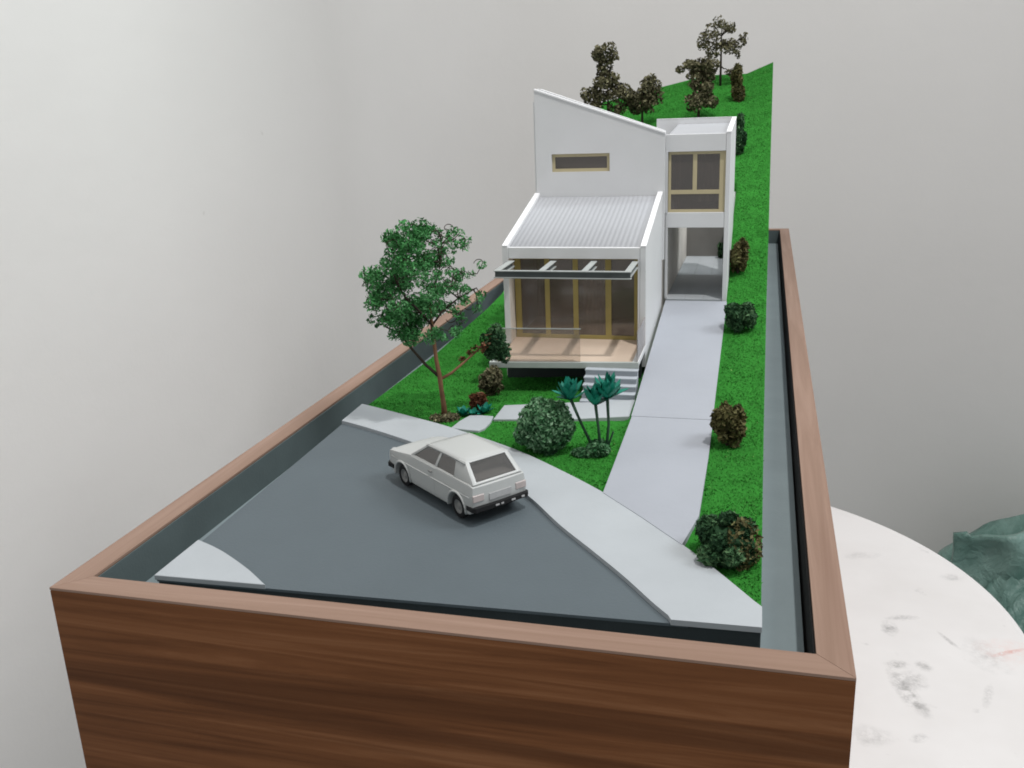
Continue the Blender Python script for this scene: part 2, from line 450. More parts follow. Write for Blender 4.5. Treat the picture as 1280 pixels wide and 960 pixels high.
# ------------------------------------------------------------------ wooden display box
L, T, H = 3.402, 0.0382, 1.0
BF = -0.06
box = thing('display_box', (0.5, L / 2, -H), 'long walnut veneer box holding the model house, on white table', 'box')
LIP = 0.004
def panel(name, x0, x1, y0, y1, mw, mr):
    p = MB().box(x0, x1, y0, y1, -H, -LIP).build(name, mw, box, bevel=0.0012)
    MB().box(x0, x1, y0, y1, -LIP, 0).build('rim', mr, p, bevel=0.001)
g_ = 0.0004
MB_ = MB
def mitre(name, poly, mw, mr):
    p = MB().prism(poly, -H, -LIP, 'z').build(name, mw, box, bevel=0.0012)
    MB().prism(poly, -LIP, 0, 'z').build('rim', mr, p, bevel=0.0005)
mitre('front_panel', [(0, 0), (1, 0), (1 - T, T), (T, T)], WOODX, RIMX)
mitre('back_panel', [(0, L), (T, L - T), (1 - T, L - T), (1, L)], WOODX, RIMX)
mitre('side_panel', [(0, g_), (T, T + g_), (T, L - T - g_), (0, L - g_)], WOODY, RIMY)
mitre('side_panel', [(1, g_), (1, L - g_), (1 - T, L - T - g_), (1 - T, T + g_)], WOODY, RIMY)
MB().box(T, T + 0.0025, T + 0.003, L - T - 0.003, -0.2, -0.0045).build('liner', LINER, box)
MB().box(1 - T - 0.0025, 1 - T, T + 0.003, L - T - 0.003, -0.2, -0.0045).build('liner', LINER_SHADE, box)
MB().box(T + 0.003, 1 - T - 0.003, L - T - 0.0025, L - T, -0.2, -0.0045).build('liner', LINER, box)
MB().box(T + 0.003, 1 - T - 0.003, T, T + 0.0025, -0.2, -0.0045).build('liner', LINER, box)
MB().box(T + 0.003, 0.9555, T + 0.003, L - T - 0.003, BF - 0.02, BF).build('box_floor', CHAN, box)

# ------------------------------------------------------------------ terrain
XL, XR, YF, YB = 0.094, 0.9035, 0.095, 3.30
def lerp(kn, t):
    if t <= kn[0][0]: return kn[0][1]
    for (a, b), (c, d) in zip(kn, kn[1:]):
        if t <= c: return b + (d - b) * (t - a) / (c - a)
    return kn[-1][1]
def zr(x, y): return -0.028 + 0.019 * (x - 0.094) + 0.02 * (y - 0.095)
def zs(x, y): return zr(x, y) + 0.0065
KL = [(.09, -.026), (.7, -.016), (1.24, -.025), (1.75, -.011), (1.92, .0), (2.15, .07), (3.3, .541)]
KM = [(.09, -.018), (.44, -.011), (.77, -.006), (.93, -.004), (1.4, .01), (1.77, .06), (2.15, .25), (3.3, .637)]
KR = [(.09, -.018), (.44, -.010), (.77, .0025), (1.05, .042), (1.41, .092), (1.55, .129), (1.77, .235), (2.15, .335), (3.3, .655)]
KE = [(.09, -.015), (.44, -.010), (.77, .0025), (1.05, .042), (1.41, .097), (1.55, .145), (1.77, .25), (2.15, .352), (3.3, .696)]
def ground(x, y):
    kn = [(XL, lerp(KL, y)), (0.55, lerp(KM, y)), (0.648, lerp(KM, y) if y < 1.8 else lerp(KR, y)), (0.664, lerp(KR, y)), (0.80, lerp(KR, y)), (XR, lerp(KE, y))]
    z = lerp(kn, x)
    if 0.640 < x < 0.806 and 1.40 < y < 2.078: z = min(z, 0.080)
    if 0.345 < x < 0.655 and 1.075 < y < 1.76: z = min(z, 0.03)
    return z
OUT = [(.094, .8095), (.165, .7750), (.2381, .7389), (.3189, .697), (.4708, .6021), (.5761, .5166), (.6665, .4321), (.7291, .361), (.7999, .2781), (.8513, .2105), (.9035, .136)]
CURB = [(.094, .7085), (.1725, .6699), (.2563, .6239), (.3671, .5560), (.4758, .4768), (.5467, .4105), (.6177, .3173), (.6774, .2475), (.7308, .1834), (.7734, .1272), (.800, .095)]
def smooth_curve(pts, n=60):
    out = []
    P = [Vector((*p, 0)) for p in pts]
    P = [P[0] * 2 - P[1]] + P + [P[-1] * 2 - P[-2]]
    for i in range(1, len(P) - 2):
        for s_ in range(6):
            t_ = s_ / 6
            a, b, c, d = P[i - 1], P[i], P[i + 1], P[i + 2]
            q = 0.5 * ((2 * b) + (c - a) * t_ + (2 * a - 5 * b + 4 * c - d) * t_ * t_ + (3 * b - a - 3 * c + d) * t_ ** 3)
            out.append((q.x, q.y))
    out.append(pts[-1]); return out
OUTS, CURBS = smooth_curve(OUT), smooth_curve(CURB)

# base block
NXG, NYG = 100, 300
xs = [XL + (XR - XL) * i / NXG for i in range(NXG + 1)]
def ylow(x): return lerp(OUT, x) - 0.012
vs_, fs_ = [], []
mb = MB()
for a, b in zip([YF + (YB - YF) * i / 160 for i in range(160)], [YF + (YB - YF) * (i + 1) / 160 for i in range(160)]):
    for x, s_ in ((XL, 1), (XR, -1)):
        za = (zr(x, a) if a < (0.75 if x == XL else 0.12) else ground(x, a)) - 0.0035
        zb = (zr(x, b) if b < (0.75 if x == XL else 0.12) else ground(x, b)) - 0.0035
        mb.add([(x, a, BF), (x, b, BF), (x, b, zb), (x, a, za)], [(0, 1, 2, 3)])
mb.add([(XL, YF, BF), (XR, YF, BF), (XR, YF, zr(XR, YF) - .0035), (XL, YF, zr(XL, YF) - .0035)], [(0, 1, 2, 3)])
for i in range(NXG):
    mb.add([(xs[i], YB, BF), (xs[i + 1], YB, BF), (xs[i + 1], YB, ground(xs[i + 1], YB) - .0035), (xs[i], YB, ground(xs[i], YB) - .0035)], [(0, 1, 2, 3)])
tag(mb.build('terrain_block', PLINTH, origin=(0.5, 1.7, BF), fix=False), kind='structure')

# road
poly = [(XL, YF)] + [(.800, YF)] + CURBS[::-1][1:-1] + [(XL, .7085)]
poly = [(XL - 0.001, YF - 0.002)] + [(0.82, YF - 0.002)] + [(x + 0.012, y + 0.012) for x, y in CURBS[::-1][1:-1]] + [(XL - 0.001, .72)]
tag(MB().sheet(poly, zr, 0.004).build('road', ROADM, origin=(0.5, 0.4, -0.02)), kind='structure')
# pavements
CI = [(XL - 0.002, .7085)] + CURBS[1:-1] + [(.800, YF - .004)]
CO = [(XL - 0.002, .8095)] + OUTS[1:-1] + [(XR + .001, .136), (XR + .001, YF - .004)]
m_ = len(CI) - 1
def along(P, f):
    q = f * (len(P) - 1); i = min(int(q), len(P) - 2); t_ = q - i
    return (P[i][0] + (P[i + 1][0] - P[i][0]) * t_, P[i][1] + (P[i + 1][1] - P[i][1]) * t_)
vs_, fs_ = [], []
for i in range(m_ + 1):
    for x, y in (along(CI, i / m_), along(CO, i / m_)): vs_ += [(x, y, zs(x, y)), (x, y, zs(x, y) - .0075)]
for i in range(m_):
    k = 4 * i
    fs_ += [(k, k + 4, k + 6, k + 2), (k + 1, k + 3, k + 7, k + 5), (k, k + 1, k + 5, k + 4), (k + 2, k + 6, k + 7, k + 3)]
k = 4 * m_
fs_ += [(0, 2, 3, 1), (k, k + 1, k + 3, k + 2)]
tag(MB().add(vs_, fs_).build('pavement', PAVE, origin=(0.5, 0.4, -0.02)), kind='structure')
NEAR = smooth_curve([(.0925, .1980), (.130, .1810), (.1642, .1617), (.216, .1274), (.2622, .0915)])
tag(MB().sheet([(.0905, .0915)] + NEAR[::-1], zs, 0.0075).build('pavement', PAVE, origin=(0.15, 0.12, -0.02), bevel=0.0006, seg=1), kind='structure')

# lawn
vs_ = []
for i, x in enumerate(xs):
    y0 = ylow(x)
    for j in range(NYG + 1):
        y = y0 + (YB - y0) * j / NYG
        nz = noise.noise(Vector((x * 22, y * 22, 0))) * 0.0016 + noise.noise(Vector((x * 70, y * 70, 3))) * 0.0010
        e = min(1.0, (j / 3.0), (NYG - j) / 2.0, i / 2.0, (NXG - i) / 2.0)
        vs_.append((x, y, ground(x, y) + nz * e))
fs_ = [(i * (NYG + 1) + j, (i + 1) * (NYG + 1) + j, (i + 1) * (NYG + 1) + j + 1, i * (NYG + 1) + j + 1) for i in range(NXG) for j in range(NYG)]
tag(MB().add(vs_, fs_).build('lawn', LAWN, origin=(0.5, 1.7, -0.03), smooth=True, fix=False), kind='structure')

# driveway
DW = [(.44, -.0035), (.60, .0015), (.765, .0075), (.80, .0110), (1.05, .0465), (1.405, .0965)]
mb = MB()
xl, xr = 0.662, 0.8125
yfl, yfr = lerp(OUT, xl) - .002, lerp(OUT, 0.797) - 0.002
def dz(y): return lerp(DW, y)
left = [(xl, yfl), (xl, .60), (xl, .765)]
right = [(0.797, yfr), (0.8125, .37), (0.8135, .60), (0.8125, .775)]
vs_ = [(xl, yfl, zs(xl, yfl) + .0008), (0.7291, .3595, zs(.73, .36) + .0008), (.797, yfr, zs(.797, yfr) + .0008), (.8135, .375, dz(.375)), (.8140, .60, dz(.60)), (.8125, .770, dz(.770)), (xl, .770, dz(.770)), (xl, .60, dz(.6))]
vs_ += [(x, y, z - 0.012) for x, y, z in vs_]
fs_ = [(0, 1, 2, 3), (0, 3, 4, 7), (7, 4, 5, 6), (8, 11, 10, 9), (8, 15, 12, 11), (15, 14, 13, 12)] + [(i, 8 + i, 8 + (i + 1) % 8, (i + 1) % 8) for i in range(8)]
dwy = MB().add(vs_, fs_).build('driveway', DRIVE, origin=(0.74, 0.6, -0.02))
tag(dwy, kind='structure')
mb = MB()
ys_ = [.7715, .80, 1.05, 1.404]
vs_ = []
for y in ys_:
    z = dz(y)
    vs_ += [(.6605, y, z), (.8115 - 0.003 * (y - .77), y, z), (.8115 - 0.003 * (y - .77), y, z - .014), (.6605, y, z - .014)]
fs_ = [(4 * i + a, 4 * i + (a + 1) % 4, 4 * i + 4 + (a + 1) % 4, 4 * i + 4 + a) for i in range(3) for a in range(4)] + [(3, 2, 1, 0), (12, 13, 14, 15)]
MB().add(vs_, fs_).build('ramp', DRIVE, dwy)

# garden path: two slabs
pth = empty('path', (0.5, 0.8, -0.01)); tag(pth, kind='structure')
MB().sheet([(.3935, .752), (.535, .762), (.655, .783), (.655, .868), (.52, .855), (.3925, .838)], lambda x, y: ground(x, y) + .0045, 0.01).build('paving_slab', PAVE, pth, bevel=0.0008, seg=1)
MB().sheet([(.3255, .695), (.330, .735), (.3400, .768), (.3605, .772), (.3895, .768), (.3935, .735), (.3915, .698), (.3835, .684), (.355, .688)], lambda x, y: ground(x, y) + .005, 0.01).build('paving_slab', PAVE, pth, bevel=0.0008, seg=1)

# ------------------------------------------------------------------ house
house = thing('house', (0.57, 1.4, 0.0), 'white split-level model house with corrugated lean-to roof and open carport', 'house')
HX0, HX1, PY, GY = 0.338, 0.652, 1.065, 1.392
# pavilion side walls (with barge edge raised above the roof)
def roofz(y): return 0.276 + (y - PY) * (0.356 - 0.276) / (GY - PY)
for x0, x1, nm in ((HX0, HX0 + 0.0125, 'side_wall'), (HX1 - 0.0125, HX1, 'side_wall')):
    zb = -0.03 if x0 < .5 else 0.02
    MB().prism([(PY, zb), (GY - .0005, zb), (GY - .0005, roofz(GY) + .007), (PY, roofz(PY) + .007)], x0, x1, 'x').build(nm, WHITE, house, bevel=0.0006, seg=1)
# fascia over the glazing, jamb at the right
MB().box(HX0 + .013, HX1 - .013, PY + .0008, PY + .012, 0.2565, 0.2805).build('fascia', WHITE, house, bevel=0.0005, seg=1)
MB().box(0.6345, HX1 - .013, PY + .0008, PY + .012, 0.062, 0.2562).build('jamb', WHITE, house, bevel=0.0005, seg=1)
for x0, x1 in ((HX0 - .0005, HX0 + .0115), (HX1 - .0115, HX1 + .0005)):
    MB().prism([(PY - .0006, roofz(PY) + .0072), (GY - .001, roofz(GY) + .0072), (GY - .001, roofz(GY) + .0092), (PY - .0006, roofz(PY) + .0092)], x0, x1, 'x').build('barge_board', EDGEW, house, bevel=0.0004, seg=1)
# corrugated roof
mb = MB(); NW = 26; NS = NW * 6
vs_ = []
for i in range(NS + 1):
    x = HX0 + .0128 + (HX1 - HX0 - .0256) * i / NS
    dzv = 0.00055 * math.sin(2 * PI * i / 6)
    for y in (PY + .0125, GY - .001):
        vs_.append((x, y, roofz(y) - 0.001 + dzv))
m_ = len(vs_)
vs_ += [(x, y, z - .003) for x, y, z in vs_]
fs_ = [(2 * i, 2 * i + 2, 2 * i + 3, 2 * i + 1) for i in range(NS)] + [(m_ + 2 * i, m_ + 2 * i + 1, m_ + 2 * i + 3, m_ + 2 * i + 2) for i in range(NS)]
fs_ += [(2 * i, m_ + 2 * i, m_ + 2 * i + 2, 2 * i + 2) for i in range(NS)]
roof = MB().add(vs_, fs_).build('corrugated_roof', ROOFW, house, smooth=True)
# gable wall with window hole
def gtop(x): return 0.6105 + (x - .342) * (0.5015 - 0.6105) / (.6565 - .342)
GX0, GX1 = .342, .6565
wx0, wx1, wz0, wz1 = .3815, .5245, .4145, .4575
y0, y1 = GY, GY + .012
gb = MB()
def gp(poly): gb.prism(poly, y0, y1, 'y')
vsx = [(GX0, .2), (GX1, .2), (GX1, gtop(GX1)), (GX0, gtop(GX0))]
def wall_with_hole(outer, hole, y0, y1):
    # outer, hole: 4 points each (x,z) in the same order; a frame of 4 quads front/back plus edges
    m = MB(); vs = [(x, y0, z) for x, z in outer] + [(x, y0, z) for x, z in hole] + [(x, y1, z) for x, z in outer] + [(x, y1, z) for x, z in hole]
    fs = []
    for i in range(4):
        j = (i + 1) % 4
        fs += [(i, j, 4 + j, 4 + i), (8 + i, 12 + i, 12 + j, 8 + j), (i, 8 + i, 8 + j, j), (4 + i, 4 + j, 12 + j, 12 + i)]
    return m.add(vs, fs)
wall_with_hole(vsx, [(wx0, wz0), (wx1, wz0), (wx1, wz1), (wx0, wz1)], y0, y1).build('gable_wall', WHITE, house)
# rear slab that shows as a second edge, upper side walls, upper roof and parapet
MB().prism([(GX0 + .006, .2), (GX1 - .004, .2), (GX1 - .004, gtop(GX1) - .030), (GX0 + .006, gtop(GX0) - .03)], 1.758, 1.770, 'y').build('back_wall', WHITE, house)
MB().box(GX0 - .0035, GX0 + .0005, GY + .003, 1.757, 0.0, gtop(GX0) - .03).build('side_wall', WHITE, house)
MB().prism([(GX0 + .004, .3), (GX1 - .001, .3), (GX1 - .001, gtop(GX1) + .0006), (GX0 + .004, gtop(GX0) + .0016)], GY + .0165, GY + .028, 'y').build('parapet', WHITE, house)
MB().prism([(GX0 + .001, gtop(GX0) - .042), (GX1 - .002, gtop(GX1) - .042), (GX1 - .002, gtop(GX1) - .036), (GX0 + .001, gtop(GX0) - .036)], GY + .0285, 1.7575, 'y').build('upper_roof', ROOFW, house)
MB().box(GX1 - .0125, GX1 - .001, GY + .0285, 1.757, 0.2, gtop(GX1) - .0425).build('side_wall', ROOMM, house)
MB().prism([(GX0 - .0005, gtop(GX0) - .0030), (GX1 + .0005, gtop(GX1) - .0030), (GX1 + .0005, gtop(GX1) + .0014), (GX0 - .0005, gtop(GX0) + .0014)], GY - .0022, GY + .0120, 'y').build('coping', EDGEW, house, bevel=0.0004, seg=1)
MB().prism([(GX0 + .012, gtop(GX0) - .004), (GX1 - .0015, gtop(GX1) + .0008), (GX1 - .0015, gtop(GX1) + .0034), (GX0 + .012, gtop(GX0) + .0004)], GY + .0160, GY + .0290, 'y').build('coping', EDGEW, house)
# gable window
win = empty('window', parent=house)
fy0, fy1 = GY + .0065, GY + .0105
def bars(parent, name, mat_, rects, ya, yb):
    for x0, x1, z0, z1 in rects: MB().box(x0, x1, ya, yb, z0, z1).build(name, mat_, parent, bevel=0.0004, seg=1)
f_ = .0075
bars(win, 'frame', BEIGE, [(wx0, wx1, wz0, wz0 + f_), (wx0, wx1, wz1 - f_, wz1), (wx0, wx0 + f_, wz0 + f_, wz1 - f_), (wx1 - f_, wx1, wz0 + f_, wz1 - f_)], fy0, fy1)
MB().box(wx0 + f_, wx1 - f_, fy0 + .0015, fy0 + .0025, wz0 + f_, wz1 - f_).build('pane', GLASSU, win)

# carport block
CY, CBY = 1.412, 1.770
CX0, CX1 = .6565, .808
def ptop(y): return 0.497 + (y - CY) * (.521 - .497) / (CBY - CY)
MB().prism([(CY, .04), (2.075, .04), (2.075, .295), (CBY + .001, .212), (CBY + .001, ptop(CBY)), (CY, ptop(CY))], .7975, CX1, 'x').build('carport_wall', WHITE, house, bevel=0.0006, seg=1)
MB().box(CX0, .7970, CY + .0005, CY + .012, .4555, .4955).build('fascia', WHITE, house, bevel=0.0006, seg=1)
MB().box(CX0, .7970, CY + .0005, CY + .012, .2755, .3118).build('spandrel', WHITE, house, bevel=0.0006, seg=1)
MB().box(CX0 - .06, CX1 - .0005, CBY - .0115, CBY + .0005, .30, ptop(CBY) + .0006).build('parapet', WHITE, house, bevel=0.0006, seg=1)
MB().prism([(CY + .0125, .487), (CBY - .012, .508), (CBY - .012, .502), (CY + .0125, .481)], CX0 - .001, .7970, 'x').build('carport_roof', ROOFW, house)
MB().box(CX0, .7970, CY + .013, CBY - .013, .2760, .290).build('upper_floor', WHITE, house)
MB().box(CX0, CX0 + .0065, CY + .0005, CY + .006, .099, .2752).build('jamb', WHITE, house, bevel=0.0005, seg=1)
MB().box(CX0 - .010, CX0 + .003, CY + .0065, 2.06, .05, .2755).build('carport_wall', REVEAL, house)
MB().box(CX0 - .010, CX1 - .011, 2.060, 2.072, .05, .335).build('retaining_wall', CONC, house)
slabo = empty('carport_floor', parent=house)
for i in range(3):
    for j in range(4):
        xa = CX0 + .0035 + i * (.7970 - CX0 - .0035) / 3; xb = CX0 + .0035 + (i + 1) * (.7970 - CX0 - .0035) / 3
        ya = CY + j * (2.06 - CY) / 4; yb = CY + (j + 1) * (2.06 - CY) / 4
        MB().box(xa + .0002, xb - .0002, ya + .0002, yb - .0002, .085, .0985).build('paving_slab', PAVE, slabo)
MB().prism([(CY - .0006, ptop(CY) + .0002), (CBY, ptop(CBY) + .0002), (CBY, ptop(CBY) + .0022), (CY - .0006, ptop(CY) + .0022)], .7970, CX1 + .0006, 'x').build('coping', EDGEW, house)
MB().box(CX0 - .06, .7965, CBY - .012, CBY + .001, ptop(CBY) + .0008, ptop(CBY) + .0024).build('coping', EDGEW, house)
# upper window
win = empty('window', parent=house)
ux0, ux1, uz0, uz1 = .6625, .7972, .3120, .4553
ya, yb = CY + .0075, CY + .0115
fw = .0065
MB().box(CX0 - .0005, CX0 + .0055, CY - .002, CY + .006, .3120, .4553).build('trim', WHITE, win)
mx_ = .7035; hz = .3600
bars(win, 'frame', BEIGE, [(ux0, ux1, uz0, uz0 + fw), (ux0, ux1, uz1 - fw, uz1), (ux0, ux0 + fw, uz0 + fw, uz1 - fw), (ux1 - .014, ux1, uz0 + fw, uz1 - fw)], ya, yb)
mx_ = .7255
bars(win, 'mullion', BEIGE, [(ux0 + fw, ux1 - .014, hz - .005, hz + .005), (mx_ - .005, mx_ + .005, hz + .005, uz1 - fw)], ya, yb)
for x0, x1, z0, z1 in ((ux0 + fw, mx_ - .005, hz + .005, uz1 - fw), (mx_ + .005, ux1 - .014, hz + .005, uz1 - fw), (ux0 + fw, ux1 - .014, uz0 + fw, hz - .005)):
    MB().box(x0, x1, ya + .0015, ya + .0025, z0, z1).build('pane', GLASSU, win)
# rooms behind the glass
rm = empty('interior', parent=house)
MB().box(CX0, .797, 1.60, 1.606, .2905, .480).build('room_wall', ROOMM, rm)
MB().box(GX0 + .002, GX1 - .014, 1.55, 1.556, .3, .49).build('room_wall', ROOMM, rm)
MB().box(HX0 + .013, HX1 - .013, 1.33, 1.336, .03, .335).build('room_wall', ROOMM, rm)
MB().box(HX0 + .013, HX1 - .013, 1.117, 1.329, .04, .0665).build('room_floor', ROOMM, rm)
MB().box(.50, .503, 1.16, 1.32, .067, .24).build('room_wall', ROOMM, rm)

CURT = painted('pale_curtain', (0.42, 0.37, 0.34), 0.15, 20, 0.9, 0)
def curtain(x0, x1, y, z0, z1, ph):
    k = 40; vs = []
    for i in range(k + 1):
        x = x0 + (x1 - x0) * i / k; yy = y + .0022 * math.sin(ph + i * .9) + .0012 * math.sin(i * 2.1 + ph)
        vs += [(x, yy, z0), (x, yy, z1), (x, yy + .0012, z0), (x, yy + .0012, z1)]
    fs = []
    for i in range(k):
        b0 = 4 * i; fs += [(b0, b0 + 4, b0 + 5, b0 + 1), (b0 + 2, b0 + 3, b0 + 7, b0 + 6)]
    MB().add(vs, fs).build('curtain', CURT, rm, smooth=True)
curtain(.728, .795, 1.445, .335, .452, .3)
curtain(.664, .690, 1.447, .312, .452, 1.7)
curtain(.500, .560, 1.150, .0675, .245, .8)
# glazed front of the pavilion
gl = empty('glazed_front', parent=house)
gy0, gy1 = 1.108, 1.114
gz0, gz1 = .0695, .2565
mulls = [(.3525, .3665), (.4215, .4325), (.4855, .4970), (.5580, .5710), (.6215, .6345)]
bars(gl, 'mullion', OCHRE, [(a, b, gz0 + .008, gz1 - .008) for a, b in mulls], gy0, gy1)
bars(gl, 'frame', OCHRE, [(.3515, .6385, gz1 - .008, gz1), (.3515, .6385, gz0 - .002, gz0 + .008)], gy0, gy1)
for (a, b), (c, d) in zip(mulls, mulls[1:]):
    MB().box(b, c, gy0 + .002, gy0 + .003, gz0 + .008, gz1 - .008).build('pane', GLASS, gl)
MB().box(HX0 + .0128, HX1 - .0128, PY + .0125, 1.33, .2575, .2600).build('ceiling', REVEAL, house)
MB().box(HX0 + .0126, HX0 + .0136, PY + .001, 1.107, .069, .2562).build('reveal', REVEAL, house)

# deck
dk = empty('deck', parent=house)
def dtop(x, y):
    f = max(0, min(1, (1.06 - y) / .125)); return 0.0685 - f * (0.0125 - (x - .338) * .030)
MB().hexa([(.3505, .9425, .05), (.6390, .9425, .05), (.6390, 1.107, .05), (.3505, 1.107, .05), (.3505, .9425, dtop(.35, .9425)), (.6390, .9425, dtop(.639, .9425)), (.6390, 1.107, .0690), (.3505, 1.107, .0690)]).build('deck_floor', DECKM, dk)
def edge(xa, xb, ya, yb, h):
    return MB().hexa([(xa, ya, dtop(xa, ya) - h), (xb, ya, dtop(xb, ya) - h), (xb, yb, dtop(xb, yb) - h), (xa, yb, dtop(xa, yb) - h),
                      (xa, ya, dtop(xa, ya) + .001), (xb, ya, dtop(xb, ya) + .001), (xb, yb, dtop(xb, yb) + .001), (xa, yb, dtop(xa, yb) + .001)])
edge(.3355, .6535, .9345, .9420, .0115).build('edge_board', DECKE, dk, bevel=0.0005, seg=1)
edge(.3360, .3500, .9424, 1.0645, .011).build('edge_board', DECKE, dk, bevel=0.0005, seg=1)
edge(.6395, .6520, .9424, 1.0645, .011).build('edge_board', WHITE, dk, bevel=0.0005, seg=1)
MB().box(.345, .645, 1.045, 1.06, -.03, .045).build('support', PLINTH, dk)  # dark base paint here deepens the shade under the deck
MB().box(.545, .640, .97, .985, -.02, .048).build('support', CONC, dk)
# balustrade
bl = empty('balustrade', parent=house)
MB().hexa([(.351, .9375, .056), (.5325, .9375, .061), (.5325, .9390, .061), (.351, .9390, .056), (.351, .9375, .1295), (.5325, .9375, .1325), (.5325, .9390, .1325), (.351, .9390, .1295)]).build('glass_panel', RAILG, bl)
MB().hexa([(.351, .9368, .1296), (.534, .9368, .1326), (.534, .9397, .1326), (.351, .9397, .1296), (.351, .9368, .1312), (.534, .9368, .1342), (.534, .9397, .1342), (.351, .9397, .1312)]).build('handrail', STEEL, bl)
MB().box(.6495, .6510, .9375, 1.064, .062, .1320).build('glass_panel', RAILG, bl)
# steps
stp = empty('steps', parent=house)
for i in range(5):
    zt = .0535 - i * .0118
    ya = .9335 - (i + 1) * .0160
    MB().box(.5455, .6540, ya, ya + .0158 + .004, zt - .0030, zt)  .build('tread', STEPW, stp, bevel=0.0004, seg=1)
    MB().box(.5465, .6530, ya + .0026, ya + .0155, -.012, zt - .0032).build('riser', STEPW, stp)
# pergola
pg = empty('pergola', parent=house)
py0, py1 = .9400, .9490
bz0, bz1 = .2365, .2525
bo = empty('x', parent=pg); bpy.data.objects.remove(bo)
beam = MB().box(.3545, .6355, py0 + .0035, py1 - .0035, bz0 + .0022, bz1 - .0022).build('beam_web', STEELD, pg)
MB().box(.3525, .6375, py0, py1, bz1 - .0022, bz1).build('beam_flange', STEEL, pg, bevel=0.0003, seg=1)
MB().box(.3525, .6375, py0, py1, bz0, bz0 + .0022).build('beam_flange', STEEL, pg, bevel=0.0003, seg=1)
for xc in (.3590, .4525, .5415, .6300):
    r_ = MB().box(xc - .0018, xc + .0018, py1 + .0002, 1.0645, bz0 + .0045, bz1 - .0022).build('rafter', STEELD, pg)
    MB().box(xc - .0065, xc + .0065, py1 + .0002, 1.0646, bz1 - .0022, bz1).build('flange', STEEL, r_, bevel=0.0003, seg=1)
    MB().box(xc - .0065, xc + .0065, py1 + .0002, 1.0646, bz0 + .0022, bz0 + .0045).build('flange', STEEL, r_, bevel=0.0003, seg=1)

